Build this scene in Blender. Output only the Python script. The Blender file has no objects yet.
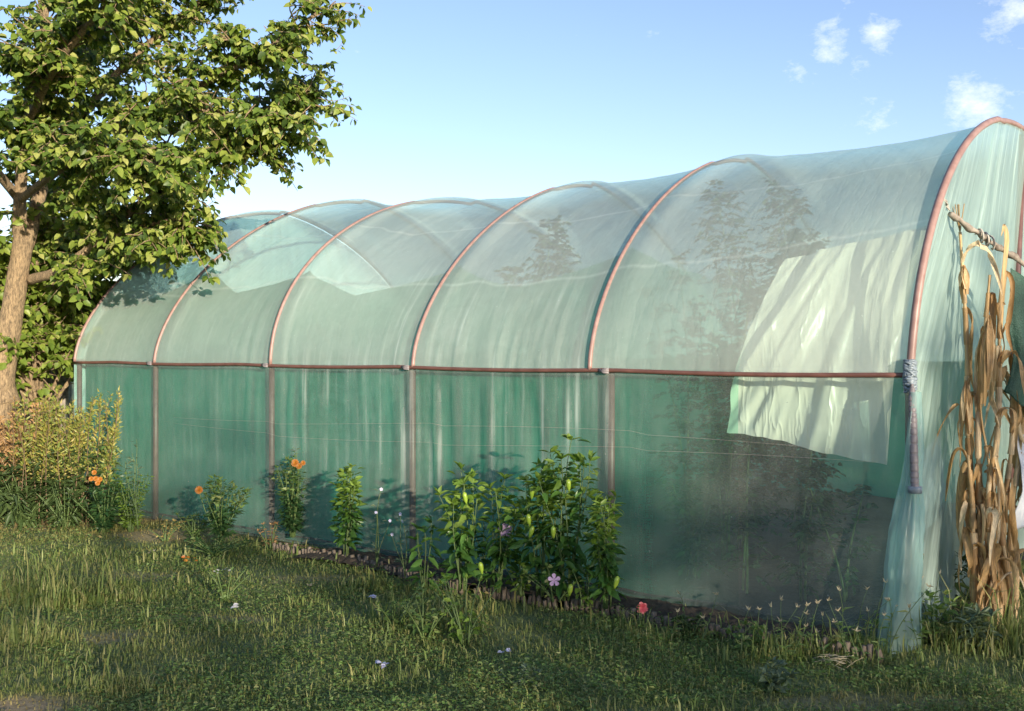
import bpy, math, random
import numpy as np
from mathutils import Vector
rng = np.random.default_rng(7)
random.seed(7)
C = bpy.context.scene.collection
R = math.radians

# ------------------------------------------------------------------ frame of reference
F, HY, CAMH = 1028.0, 346.1, 1.6
TH = 0.933
AX = np.array([-math.sin(TH), math.cos(TH), 0.0])     # along the tunnel, away from the near gable
GD = np.array([math.cos(TH), math.sin(TH), 0.0])      # across the tunnel
UP = np.array([0, 0, 1.0])
C0 = np.array([2.109, 5.479, 0.0])                    # near corner of the tunnel
HW = 2.607                                            # half width

def at(px, py, Y):
    return np.array([(px - 512) / F * Y, Y, CAMH - (py - HY) * Y / F])
def gnd(px, py, z=0.0):
    Y = (CAMH - z) * F / (py - HY)
    return np.array([(px - 512) / F * Y, Y, z])
def T(s, g, z):
    return C0 + AX * s + GD * g + UP * z
def s_at(px, g):                                      # station along the tunnel seen at column px, g metres in
    k = (px - 512) / F
    b = C0 + GD * g
    return (b[0] - k * b[1]) / (k * AX[1] - AX[0])
def sgz(px, py, g):
    s = s_at(px, g); p = T(s, g, 0)
    return s, CAMH - (py - HY) * p[1] / F

# ------------------------------------------------------------------ noise
def _h(i, j, seed):
    n = (i * 374761393 + j * 668265263 + seed * 974634721) & 0xffffffff
    n = ((n ^ (n >> 13)) * 1274126177) & 0xffffffff
    n = n ^ (n >> 16)
    return (n & 0xffff) / 65535.0
def vn(x, y, seed=0):
    x = np.asarray(x, float); y = np.asarray(y, float) + 0 * x; x = x + 0 * y
    i = np.floor(x).astype(np.int64); j = np.floor(y).astype(np.int64)
    fx = x - i; fy = y - j
    fx = fx * fx * (3 - 2 * fx); fy = fy * fy * (3 - 2 * fy)
    a = _h(i, j, seed); b = _h(i + 1, j, seed); c = _h(i, j + 1, seed); d = _h(i + 1, j + 1, seed)
    return (a * (1 - fx) + b * fx) * (1 - fy) + (c * (1 - fx) + d * fx) * fy
def fbm(x, y, seed=0, o=3):
    r = 0; a = .5
    for k in range(o):
        r = r + a * (vn(np.asarray(x) * 2 ** k, np.asarray(y) * 2 ** k, seed + k) - .5) * 2; a *= .5
    return r
def sstep(a, b, x):
    t = np.clip((np.asarray(x, float) - a) / (b - a), 0, 1); return t * t * (3 - 2 * t)

# ------------------------------------------------------------------ mesh builder
class MB:
    def __init__(s): s.v = []; s.n = 0; s.f = []; s.tint = []
    def add(s, verts, faces, tint=None):
        verts = np.asarray(verts, float).reshape(-1, 3)
        for fa in faces:
            fa = np.asarray(fa, np.int64)
            if fa.size: s.f.append(fa + s.n)
        s.v.append(verts); s.n += len(verts)
        s.tint.append(np.zeros(len(verts)) if tint is None else np.broadcast_to(np.asarray(tint, float), (len(verts),)))
    def build(s, name, mat, parent=None, smooth=True, uv=None, tint=False):
        me = bpy.data.meshes.new(name)
        v = np.concatenate(s.v) if s.v else np.zeros((0, 3))
        if parent is not None: v = v - np.array(parent.location)
        tot = [np.full(len(f), f.shape[1]) for f in s.f]
        loops = np.concatenate([f.ravel() for f in s.f]); tot = np.concatenate(tot)
        start = np.concatenate([[0], np.cumsum(tot)[:-1]])
        me.vertices.add(len(v)); me.vertices.foreach_set('co', v.astype(np.float32).ravel())
        me.loops.add(len(loops)); me.loops.foreach_set('vertex_index', loops.astype(np.int32))
        me.polygons.add(len(tot)); me.polygons.foreach_set('loop_start', start.astype(np.int32))
        try: me.polygons.foreach_set('loop_total', tot.astype(np.int32))
        except Exception: pass
        me.polygons.foreach_set('use_smooth', np.full(len(tot), smooth))
        if tint:
            at_ = me.attributes.new('tint', 'FLOAT', 'POINT'); at_.data.foreach_set('value', np.concatenate(s.tint).astype(np.float32))
        if uv is not None:
            at_ = me.attributes.new('sheet', 'FLOAT_VECTOR', 'POINT'); at_.data.foreach_set('vector', np.asarray(uv, np.float32).ravel())
        me.update(calc_edges=True); me.validate()
        o = bpy.data.objects.new(name, me); C.objects.link(o)
        if mat: me.materials.append(mat)
        if parent is not None: o.parent = parent
        return o

def tag(o, label=None, cat=None, group=None, kind=None):
    if label: o['label'] = label
    if cat: o['category'] = cat
    if group: o['group'] = group
    if kind: o['kind'] = kind
    return o
def thing(name, label, cat, loc, group=None):
    o = bpy.data.objects.new(name, None); C.objects.link(o); o.empty_display_size = .1
    o.location = [float(x) for x in loc]
    return tag(o, label, cat, group)

def unit(v):
    v = np.asarray(v, float); return v / (np.linalg.norm(v, axis=-1, keepdims=True) + 1e-12)

def tube(mb, pts, rad, sides=8, cap=True, tint=None, bump=0.0):
    pts = np.asarray(pts, float); n = len(pts)
    rad = np.broadcast_to(np.asarray(rad, float), (n,)) if np.ndim(rad) < 2 else rad
    tn = unit(np.gradient(pts, axis=0))
    ref = np.array([0, 0, 1.0]) if abs(tn[0][2]) < .9 else np.array([1.0, 0, 0])
    a = unit(np.cross(tn[0], ref)); rows = []
    for i in range(n):
        a = unit(a - tn[i] * np.dot(a, tn[i])); b = np.cross(tn[i], a)
        th = np.arange(sides) * 2 * math.pi / sides
        r = rad[i] * (1 + bump * (rng.random(sides) - .5)) if bump else np.full(sides, rad[i])
        rows.append(pts[i] + (np.cos(th) * r)[:, None] * a + (np.sin(th) * r)[:, None] * b)
    v = np.concatenate(rows); q = []
    i = np.arange(n - 1)[:, None] * sides; k = np.arange(sides)[None]; k2 = (k + 1) % sides
    q = np.stack([i + k, i + k2, i + sides + k2, i + sides + k], -1).reshape(-1, 4)
    fs = [q]
    if cap:
        fs.append(np.arange(sides)[::-1][None]); fs.append((np.arange(sides) + (n - 1) * sides)[None])
    mb.add(v, fs, tint)

def spline(P, n=12):
    P = np.asarray(P, float)
    if len(P) < 3: return P[0] + (P[-1] - P[0]) * np.linspace(0, 1, n)[:, None]
    Q = np.vstack([2 * P[0] - P[1], P, 2 * P[-1] - P[-2]]); out = []
    for i in range(1, len(Q) - 2):
        t = np.linspace(0, 1, n, endpoint=(i == len(Q) - 3))[:, None]
        a, b, c, d = Q[i - 1], Q[i], Q[i + 1], Q[i + 2]
        out.append(.5 * (2 * b + (c - a) * t + (2 * a - 5 * b + 4 * c - d) * t ** 2 + (3 * b - a - 3 * c + d) * t ** 3))
    return np.concatenate(out)

LEAF = {
 'ovate': (np.array([[0,0,0],[.28,-.46,.1],[.28,.46,.1],[.66,-.34,.07],[.66,.34,.07],[1,0,-.1],[.33,0,0],[.68,0,-.02]]),
           [np.array([[0,1,6],[0,6,2],[3,5,7],[7,5,4]]), np.array([[1,3,7,6],[6,7,4,2]])]),
 'petal': (np.array([[0,0,0],[.35,-.3,.06],[.35,.3,.06],[.78,-.5,.04],[.78,.5,.04],[1,-.2,-.04],[1,.2,-.04],[.4,0,0],[.75,0,.02]]),
           [np.array([[0,1,7],[0,7,2]]), np.array([[1,3,8,7],[7,8,4,2],[3,5,6,8]]), np.array([[8,6,4]])]),
 'lance': (np.array([[0,0,0],[.3,-.5,.08],[.3,.5,.08],[1,0,-.25],[.4,0,-.02]]),
           [np.array([[0,1,4],[0,4,2],[1,3,4],[4,3,2]])]),
}
def leaves(mb, P, D, N, L, W, shape='ovate', tint=None):
    """one leaf per row: P base, D direction of the midrib, N roughly the upper side"""
    tv, tf = LEAF[shape]; P = np.asarray(P, float); n = len(P)
    if n == 0: return
    D = unit(D); S = unit(np.cross(N, D)); Nn = np.cross(D, S)
    L = np.broadcast_to(L, (n,))[:, None, None]; W = np.broadcast_to(W, (n,))[:, None, None]
    v = P[:, None] + D[:, None] * tv[None, :, 0:1] * L + S[:, None] * tv[None, :, 1:2] * W + Nn[:, None] * tv[None, :, 2:3] * L
    off = (np.arange(n) * len(tv))[:, None, None]
    mb.add(v.reshape(-1, 3), [(f[None] + off).reshape(-1, f.shape[1]) for f in tf],
           None if tint is None else np.repeat(tint, len(tv)))

def grid_mesh(mb, V):                                  # V: (n,m,3)
    n, m = V.shape[:2]
    i = np.arange(n - 1)[:, None] * m; j = np.arange(m - 1)[None]
    q = np.stack([i + j, i + j + 1, i + m + j + 1, i + m + j], -1).reshape(-1, 4)
    mb.add(V.reshape(-1, 3), [q])
def ribbon(mb, pts, w, side, fold=.25, tint=None):
    pts = np.asarray(pts, float); n = len(pts); w = np.broadcast_to(w, (n,))[:, None]
    tn = unit(np.gradient(pts, axis=0)); side = np.asarray(side, float)
    if side.ndim == 1: side = np.broadcast_to(side, (n, 3))
    s = unit(side - tn * (side * tn).sum(1, keepdims=True)); nn = np.cross(tn, s)
    V = np.stack([pts - s * w + nn * w * fold, pts - s * w * .5, pts, pts + s * w * .5, pts + s * w + nn * w * fold], 1)
    grid_mesh(mb, V)
def box(mb, c, ex, ey, ez):                            # half-extent vectors
    c = np.asarray(c, float); ex, ey, ez = map(lambda a: np.asarray(a, float), (ex, ey, ez))
    v = [c + sx * ex + sy * ey + sz * ez for sz in (-1, 1) for sx, sy in ((-1, -1), (1, -1), (1, 1), (-1, 1))]
    mb.add(v, [np.array([[3,2,1,0],[4,5,6,7],[0,1,5,4],[1,2,6,5],[2,3,7,6],[3,0,4,7]])])
def ball(mb, c, r, sq=(1, 1, 1), nu=8, nv=6):
    th = np.linspace(0, math.pi, nv + 1)[:, None]; ph = np.linspace(0, 2 * math.pi, nu + 1)[None]
    V = np.stack([np.sin(th) * np.cos(ph), np.sin(th) * np.sin(ph), np.cos(th) + 0 * ph], -1) * r * np.array(sq) + np.array(c)
    grid_mesh(mb, V)

# ------------------------------------------------------------------ materials
def build_all(mbs, one, many, mat, parent, lim=12):
    """few pieces: a part each; many: one mesh"""
    if len(mbs) <= lim:
        for m in mbs: m.build(one, mat, parent)
        return
    r = MB()
    for m in mbs:
        o = r.n
        for f in m.f: r.f.append(f + o)
        r.v += m.v; r.tint += m.tint; r.n += m.n
    r.build(many, mat, parent)
class NT:
    def __init__(s, name):
        s.m = bpy.data.materials.new(name); s.m.use_nodes = True; s.t = s.m.node_tree; s.t.nodes.clear()
        s.out = s.t.nodes.new('ShaderNodeOutputMaterial')
    def n(s, typ, **kw):
        nd = s.t.nodes.new('ShaderNode' + typ)
        for k, v in kw.items():
            if k in nd.inputs: s.set(nd.inputs[k], v)
            else: setattr(nd, k, v)
        return nd
    def set(s, sock, v):
        if isinstance(v, bpy.types.NodeSocket): s.t.links.new(v, sock)
        elif isinstance(v, (tuple, list)) and len(v) == 3 and sock.type == 'RGBA': sock.default_value = (*v, 1)
        else: sock.default_value = v
    def l(s, a, b): s.t.links.new(a, b)
    def ramp(s, fac, stops, interp='LINEAR'):
        r = s.t.nodes.new('ShaderNodeValToRGB'); r.color_ramp.interpolation = interp
        e = r.color_ramp.elements
        while len(e) < len(stops): e.new(.5)
        for x, (p, c) in zip(e, stops):
            x.position = p; x.color = (*c, 1) if not np.isscalar(c) else (c, c, c, 1)
        s.l(fac, r.inputs[0]); return r.outputs[0]
    def noise(s, scale, detail=3, vec=None, rough=.55, out='Fac'):
        nd = s.n('TexNoise'); nd.inputs['Scale'].default_value = scale; nd.inputs['Detail'].default_value = detail
        nd.inputs['Roughness'].default_value = rough
        if vec is not None: s.l(vec, nd.inputs['Vector'])
        return nd.outputs[out]
    def coords(s, scale=(1, 1, 1), attr=None):
        o = s.n('Attribute', attribute_name=attr).outputs['Vector'] if attr else s.n('TexCoord').outputs['Object']
        mp = s.n('Mapping'); mp.inputs['Scale'].default_value = scale; s.l(o, mp.inputs['Vector']); return mp.outputs[0]
    def math(s, op, a, b=0.0, c=None):
        nd = s.n('Math', operation=op)
        for k, x in enumerate((a, b, c)):
            if x is None: continue
            s.set(nd.inputs[k], x)
        return nd.outputs[0]
    def mix(s, fac, a, b):
        nd = s.n('MixRGB'); s.set(nd.inputs[0], fac); s.set(nd.inputs[1], a); s.set(nd.inputs[2], b); return nd.outputs[0]
    def mixs(s, fac, a, b):
        nd = s.n('MixShader'); s.set(nd.inputs[0], fac); s.l(a, nd.inputs[1]); s.l(b, nd.inputs[2]); return nd.outputs[0]
    def bump(s, h, strength=.3, dist=.01):
        nd = s.n('Bump'); nd.inputs['Strength'].default_value = strength; nd.inputs['Distance'].default_value = dist
        s.l(h, nd.inputs['Height']); return nd.outputs[0]
    def done(s, sh): s.l(sh, s.out.inputs['Surface']); return s.m

def plain(name, c1, c2, scale=20, rough=.6, bump=.2, stretch=(1, 1, 1), dist=.01):
    t = NT(name); v = t.coords(stretch); f = t.noise(scale, 4, v)
    col = t.ramp(f, [(.3, c1), (.7, c2)])
    b = t.n('BsdfPrincipled', Roughness=rough); t.l(col, b.inputs['Base Color'])
    t.l(t.bump(f, bump, dist), b.inputs['Normal']); return t.done(b.outputs[0])
def leafm(name, cols, trans=.3, rough=.45, tcol=None, spec=.4, vein=False):
    t = NT(name); g = t.n('NewGeometry')
    col = t.ramp(g.outputs['Random Per Island'], [(i / max(1, len(cols) - 1), c) for i, c in enumerate(cols)])
    f = t.noise(150, 3, t.coords((1, 1, .05))) if vein else t.noise(60, 2, t.coords())
    if vein:
        bl = t.ramp(t.noise(14, 4, t.coords((1, 1, .6))), [(.50, 0.0), (.70, .5)]); col = t.mix(bl, col, (.17, .12, .08))
    hs = t.n('HueSaturation', Color=col)
    t.l(t.math('MULTIPLY_ADD', f, 1.6, .2) if vein else t.math('MULTIPLY_ADD', f, .7, .65), hs.inputs['Value'])
    b = t.n('BsdfPrincipled', Roughness=rough); b.inputs['Specular IOR Level'].default_value = spec
    t.l(hs.outputs[0], b.inputs['Base Color'])
    tr = t.n('BsdfTranslucent'); br = t.n('HueSaturation', Color=hs.outputs[0], Value=1.35, Saturation=1.15, Hue=.485)
    t.l(br.outputs[0], tr.inputs[0])
    return t.done(t.mixs(trans, b.outputs[0], tr.outputs[0]))

M = {}
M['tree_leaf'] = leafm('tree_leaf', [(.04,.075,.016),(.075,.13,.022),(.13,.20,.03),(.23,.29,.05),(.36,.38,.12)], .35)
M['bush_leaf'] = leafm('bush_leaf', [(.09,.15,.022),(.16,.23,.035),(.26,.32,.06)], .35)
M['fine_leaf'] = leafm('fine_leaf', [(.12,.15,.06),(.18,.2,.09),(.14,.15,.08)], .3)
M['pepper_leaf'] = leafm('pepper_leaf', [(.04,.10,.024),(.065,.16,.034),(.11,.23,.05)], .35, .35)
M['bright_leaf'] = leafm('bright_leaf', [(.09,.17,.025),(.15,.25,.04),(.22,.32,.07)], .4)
M['marigold_leaf'] = leafm('marigold_leaf', [(.02,.055,.018),(.03,.08,.025),(.05,.1,.03)], .25)
M['dark_leaf'] = leafm('dark_leaf', [(.03,.055,.018),(.05,.085,.025),(.075,.11,.035)], .25)
M['grey_leaf'] = leafm('grey_leaf', [(.10,.15,.09),(.15,.2,.12),(.09,.14,.07)], .25)
M['gold_weed'] = leafm('gold_weed', [(.33,.29,.06),(.24,.27,.06),(.16,.23,.055),(.40,.31,.09)], .3)
M['tan_weed'] = leafm('tan_weed', [(.34,.2,.09),(.4,.25,.11),(.26,.17,.07)], .25)
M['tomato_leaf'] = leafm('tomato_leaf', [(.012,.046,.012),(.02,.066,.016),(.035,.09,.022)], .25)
M['weed_leaf'] = leafm('weed_leaf', [(.08,.155,.04),(.125,.215,.055),(.18,.27,.085),(.26,.28,.11)], .4)
M['yellow_leaf'] = leafm('yellow_leaf', [(.45,.33,.08),(.5,.4,.16),(.35,.28,.1)], .3)
M['dry_leaf'] = leafm('dry_leaf', [(.34,.20,.08),(.50,.34,.16),(.42,.27,.11),(.62,.48,.27),(.70,.58,.38)], .25, .6, vein=True)
M['corn_stalk'] = plain('corn_stalk', (.30,.19,.08), (.56,.42,.22), 40, .6, .3, (1, 1, .15))
M['pale_straw'] = leafm('pale_straw', [(.5,.44,.28),(.42,.36,.22),(.55,.5,.36)], .2)
M['stem_green'] = plain('stem_green', (.06,.11,.03), (.11,.16,.05), 40)
M['stem_brown'] = plain('stem_brown', (.10,.07,.04), (.18,.12,.06), 40)
M['orange_petal'] = leafm('orange_petal', [(.30,.10,.01),(.38,.17,.025),(.34,.09,.01)], .2)
M['lilac_petal'] = leafm('lilac_petal', [(.38,.25,.46),(.46,.33,.52)], .3)
M['blue_petal'] = leafm('blue_petal', [(.5,.5,.72),(.6,.6,.78)], .3)
M['white_petal'] = leafm('white_petal', [(.62,.6,.64),(.7,.68,.66)], .3)
M['red_petal'] = leafm('red_petal', [(.4,.05,.07),(.5,.11,.12)], .3)
M['pepper_skin'] = plain('pepper_skin', (.15,.27,.03), (.27,.36,.045), 15, .25, .05)
M['bark'] = None
def bark():
    t = NT('bark'); v = t.coords((1, 1, .3)); f = t.noise(55, 6, v, .75); f2 = t.noise(5, 3, t.coords())
    c = t.ramp(f, [(.36, (.07,.05,.03)), (.5, (.30,.215,.12)), (.66, (.52,.38,.21))])
    c = t.mix(t.math('MULTIPLY', f2, .5), c, (.18,.14,.09))
    b = t.n('BsdfPrincipled', Roughness=.85); t.l(c, b.inputs['Base Color']); t.l(t.bump(f, .9, .03), b.inputs['Normal'])
    return t.done(b.outputs[0])
M['bark'] = bark()
M['pipe'] = plain('pipe', (.23,.135,.115), (.31,.20,.175), 18, .45, .05)
M['rail'] = plain('rail', (.11,.05,.038), (.17,.08,.062), 12, .4, .05)
M['post'] = plain('post', (.085,.04,.035), (.15,.075,.065), 12, .5, .05)
M['wrap'] = plain('wrap', (.14,.13,.14), (.24,.21,.21), 25, .5, .2)
M['tape'] = plain('tape', (.14,.18,.21), (.26,.31,.35), 30, .4, .5)
M['rope'] = plain('rope', (.34,.31,.27), (.48,.45,.4), 90, .8, .3)
M['twig_wood'] = plain('twig_wood', (.09,.07,.055), (.34,.30,.25), 22, .85, .8, (1, 1, 1))
M['stake_wood'] = plain('stake_wood', (.085,.066,.048), (.21,.17,.125), 30, .85, .5, (1, 1, .3))
M['board_wood'] = plain('board_wood', (.12,.09,.065), (.26,.19,.13), 14, .85, .4, (4, 4, .4))
M['render'] = plain('render', (.42,.4,.35), (.5,.47,.42), 6, .9, .2)
M['roof_tin'] = plain('roof_tin', (.2,.19,.18), (.3,.28,.27), 8, .6, .2)
M['bag'] = plain('bag', (.52,.58,.64), (.66,.7,.74), 8, .35, .4)
M['dark_mesh'] = plain('dark_mesh', (.012,.05,.035), (.03,.1,.07), 120, .6, .6)
M['soil'] = plain('soil', (.022,.017,.012), (.06,.045,.03), 25, .95, .9, dist=.03)

def sheet_mat(name, col, opac, trans, rough=.35, dirt=0, weave=0, tcol=(.9, 1, .96), wr=.25, attr=True, spec=.5, streak=0.0, roof=0.0, fade=False, window=False):
    """a thin plastic film or net: see-through part + reflecting and light-passing part"""
    t = NT(name); g = t.coords((1, 1, 1), 'sheet') if attr else t.coords()
    big = t.noise(1.1, 4, g); fine = t.noise(9, 4, t.coords((1, .35, 1), 'sheet') if attr else g)
    c = t.mix(t.math('MULTIPLY', big, .35), col, tuple(x * .82 for x in col))
    op = t.math('ADD', opac - .10, t.math('MULTIPLY', big, .20))
    sp = t.n('SeparateXYZ', Vector=g)
    if roof:                                            # roof film made milkier than the sides: its sunlit look put into opacity
        rm = t.n('MapRange', Value=sp.outputs[1])
        for k, x in zip(('From Min', 'From Max', 'To Min', 'To Max'), (1.40, 1.47, 0, roof)): rm.inputs[k].default_value = x
        op = t.math('ADD', op, rm.outputs[0])
        def band(v, a, b, c, d):
            q = t.n('MapRange', Value=v)
            for k, x in zip(('From Min', 'From Max', 'To Min', 'To Max'), (a, b, c, d)): q.inputs[k].default_value = x
            return q.outputs[0]
        op = t.math('ADD', op, band(sp.outputs[1], 4.4, 4.95, 0, .48))      # milky haze put into the far half to hide its hoops
        spots = t.ramp(t.noise(1, 2, t.coords((38, 30, 1), 'sheet')), [(.70, 0.0), (.76, 1.0)]); stain = t.ramp(t.noise(1, 6, t.coords((2.6, 1.7, 1), 'sheet'), .65), [(.40, 0.0), (.50, .5), (.56, 0.1), (.7, 1.0)])
        op = t.math('ADD', op, t.math('ADD', t.math('MULTIPLY', spots, .14), t.math('MULTIPLY', stain, .08)))
        wob = t.math('MULTIPLY', t.math('SUBTRACT', t.noise(1, 2, t.coords((1.2, .2, 1), 'sheet')), .5), .35)
        for y0 in (2.35, 3.05, 3.75):                                      # creases left from the roll, running the length of the film
            dd = t.math('ABSOLUTE', t.math('SUBTRACT', t.math('ADD', sp.outputs[1], wob), y0)); op = t.math('ADD', op, band(dd, 0, .022, .13, 0))
    if dirt:                                            # splashed mud and algae on the lowest half metre
        h = t.n('MapRange', Value=t.math('ADD', sp.outputs[1], t.math('MULTIPLY', fine, .35)))
        for k, x in zip(('From Min', 'From Max', 'To Min', 'To Max'), (.15, .85, dirt, 0)): h.inputs[k].default_value = x
        c = t.mix(h.outputs[0], c, (.22, .31, .30)); op = t.math('ADD', op, t.math('MULTIPLY', h.outputs[0], .25))
    if weave:
        w = t.noise(1, 2, t.coords((14, 190, 1), 'sheet')); w2 = t.noise(1, 2, t.coords((150, 10, 1), 'sheet'))
        op = t.math('ADD', op, t.math('MULTIPLY', t.math('SUBTRACT', t.math('ADD', w, w2), 1.0), weave))
    if streak:  # pale lines painted where folds would catch the light
        w = t.noise(1, 2, t.coords((17, .55, 1), 'sheet'), .4); mk = t.noise(1, 2, t.coords((.9, 1.3, 1), 'sheet'))
        w = t.ramp(w, [(.50, 0.0), (.62, .35), (.70, 1.0)]); mk = t.ramp(mk, [(.42, .12), (.62, 1.0)])
        if window:                                      # painted fold highlights kept to the slack middle bays below the rail
            def mr_(v, a, b, c, d):
                q = t.n('MapRange', Value=v)
                for k, x in zip(('From Min', 'From Max', 'To Min', 'To Max'), (a, b, c, d)): q.inputs[k].default_value = x
                return q.outputs[0]
            wz = t.math('MULTIPLY', mr_(sp.outputs[1], 1.5, 2.6, 1, .12), mr_(sp.outputs[1], .35, .85, .1, 1))
            ws = t.math('MULTIPLY', mr_(sp.outputs[0], 1.7, 2.1, .08, 1), mr_(sp.outputs[0], 4.0, 5.6, 1, .25))
            mk = t.math('MULTIPLY', mk, t.math('MULTIPLY', wz, ws))
        op = t.math('ADD', op, t.math('MULTIPLY', t.math('MULTIPLY', w, mk), streak))
    if fade:                                            # the net is double at the far bays and runs out towards the near one
        fm = t.n('MapRange', Value=sp.outputs[0])
        for k, x in zip(('From Min', 'From Max', 'To Min', 'To Max'), (1.0, 1.9, 0, 1)): fm.inputs[k].default_value = x
        op = t.math('MULTIPLY', op, fm.outputs[0])
    opc = t.n('Clamp', Value=op)
    if attr:
        n1 = t.noise(1, 4, t.coords((11, 5, 1), 'sheet')); mp2 = t.n('Mapping'); mp2.inputs['Rotation'].default_value = (0, 0, .5); mp2.inputs['Scale'].default_value = (7, 1.4, 1)
        t.l(g, mp2.inputs['Vector']); n2 = t.noise(1, 3, mp2.outputs[0]); rid = t.math('ABSOLUTE', t.math('SUBTRACT', n2, .5))
        hh = t.math('SUBTRACT', t.math('MULTIPLY', n1, .5), t.math('POWER', t.math('SUBTRACT', 1.0, t.math('MULTIPLY', rid, 2.0)), 14.0))
        bmp = t.bump(hh, wr, .02)
    else: bmp = t.bump(fine, wr, .03)
    p = t.n('BsdfPrincipled', Roughness=rough, Normal=bmp); t.l(c, p.inputs['Base Color']); p.inputs['Specular IOR Level'].default_value = spec
    tr = t.n('BsdfTranslucent', Color=c, Normal=bmp)
    tp = t.n('BsdfTransparent', Color=tcol)
    return t.done(t.mixs(opc.outputs[0], tp.outputs[0], t.mixs(trans, p.outputs[0], tr.outputs[0])))
M['film'] = sheet_mat('film', (.76,.86,.79), .115, .36, .33, dirt=.42, tcol=(.76,.95,.92), streak=.5, window=True, roof=.33, wr=.06)
M['gable_film'] = sheet_mat('gable_film', (.60,.78,.70), .50, .4, .28, dirt=.25, tcol=(.82,.97,.93), streak=.4, spec=.6)
M['far_gable_film'] = sheet_mat('far_gable_film', (.60,.78,.72), .84, .5, .4, dirt=.25, tcol=(.82,.97,.93), streak=.2)
M['net'] = sheet_mat('net', (.055,.28,.19), .86, .5, .7, weave=.5, tcol=(.6,.92,.8), wr=.05, spec=.2, fade=True)
M['net_far'] = sheet_mat('net_far', (.07,.24,.18), .78, .5, .7, weave=.4, tcol=(.6,.92,.8), wr=.05, spec=.2)
M['flap'] = sheet_mat('flap', (.50,.69,.66), .42, .45, .3, tcol=(.8,.97,.95), streak=.30, spec=.6)
M['white_sheet'] = sheet_mat('white_sheet', (.82,.68,.57), .93, .2, .3, tcol=(.95,1,.97), wr=.35, spec=.6)

# ------------------------------------------------------------------ the sky, the sun, the camera
EL = R(11.0); SUNAZ = R(28.5 - 2)          # the sun stands behind the camera, to the right
U = np.array([-math.sin(SUNAZ), math.cos(SUNAZ), 0])        # where the light travels, flat
VV = np.array([math.cos(SUNAZ), math.sin(SUNAZ), 0])
w = bpy.data.worlds.new('World'); bpy.context.scene.world = w; w.use_nodes = True
nt = w.node_tree; nt.nodes.clear()
wo = nt.nodes.new('ShaderNodeOutputWorld'); bg = nt.nodes.new('ShaderNodeBackground'); bg.inputs[1].default_value = SKY = .125
sky = nt.nodes.new('ShaderNodeTexSky'); sky.sky_type = 'NISHITA'; sky.sun_disc = False
sky.sun_elevation = EL; sky.sun_rotation = math.atan2(-U[0], -U[1]); sky.altitude = 200; sky.air_density = 1.0; sky.dust_density = .6; sky.ozone_density = 1.7
tc = nt.nodes.new('ShaderNodeTexCoord')
nz = nt.nodes.new('ShaderNodeTexNoise'); nz.inputs['Scale'].default_value = 30; nz.inputs['Detail'].default_value = 9; nz.inputs['Roughness'].default_value = .68
mp = nt.nodes.new('ShaderNodeMapping'); mp.inputs['Scale'].default_value = (1, 1, 1.7)
nt.links.new(tc.outputs['Generated'], mp.inputs[0]); nt.links.new(mp.outputs[0], nz.inputs['Vector'])
acc = None
for px, py, rad, amt in ((834, 24, .020, .85), (876, 36, .022, .9), (826, 52, .026, .85), (1010, 12, .030, .9), (985, 107, .030, 1.15), (868, 119, .03, .62), (800, 74, .016, .6), (858, 64, .016, .7), (1100, 40, .06, .9), (1250, 90, .09, .9)):
    d = unit(np.array([(px - 512) / F, 1, (HY - py) / F]))
    ds = nt.nodes.new('ShaderNodeVectorMath'); ds.operation = 'DISTANCE'; ds.inputs[1].default_value = d
    nt.links.new(tc.outputs['Generated'], ds.inputs[0])
    mr = nt.nodes.new('ShaderNodeMapRange'); mr.inputs['From Min'].default_value = 0; mr.inputs['From Max'].default_value = rad * 1.45
    mr.inputs['To Min'].default_value = amt; mr.inputs['To Max'].default_value = 0
    nt.links.new(ds.outputs['Value'], mr.inputs['Value'])
    if acc is None: acc = mr.outputs[0]
    else:
        mx = nt.nodes.new('ShaderNodeMath'); mx.operation = 'MAXIMUM'
        nt.links.new(acc, mx.inputs[0]); nt.links.new(mr.outputs[0], mx.inputs[1]); acc = mx.outputs[0]
mm = nt.nodes.new('ShaderNodeMath'); mm.operation = 'MULTIPLY_ADD'; nt.links.new(nz.outputs['Fac'], mm.inputs[0]); mm.inputs[1].default_value = 2.6
nt.links.new(acc, mm.inputs[2])
mr = nt.nodes.new('ShaderNodeMapRange'); mr.inputs['From Min'].default_value = 1.75; mr.inputs['From Max'].default_value = 2.9
mr.inputs['To Min'].default_value = 0; mr.inputs['To Max'].default_value = .9; nt.links.new(mm.outputs[0], mr.inputs['Value'])
cm = nt.nodes.new('ShaderNodeMixRGB'); nt.links.new(mr.outputs[0], cm.inputs[0]); nt.links.new(sky.outputs[0], cm.inputs[1]); cm.inputs[2].default_value = (5.2, 5.3, 5.5, 1)
wb_ = nt.nodes.new('ShaderNodeMixRGB'); wb_.blend_type = 'MULTIPLY'; wb_.inputs[0].default_value = 1; wb_.inputs[2].default_value = (.95, .885, 1.0, 1)
nt.links.new(sky.outputs[0], wb_.inputs[1]); nt.links.new(wb_.outputs[0], cm.inputs[1])
nt.links.new(cm.outputs[0], bg.inputs[0]); nt.links.new(bg.outputs[0], wo.inputs[0])

sd = bpy.data.lights.new('sun', 'SUN'); sd.energy = 4.3; sd.angle = R(.6); sd.color = (1, .87, .69)
so = bpy.data.objects.new('sun', sd); C.objects.link(so)
sdir = Vector((U[0] * math.cos(EL), U[1] * math.cos(EL), -math.sin(EL)))
so.rotation_euler = sdir.to_track_quat('-Z', 'Y').to_euler(); so.location = (6, -8, 9)

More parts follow.
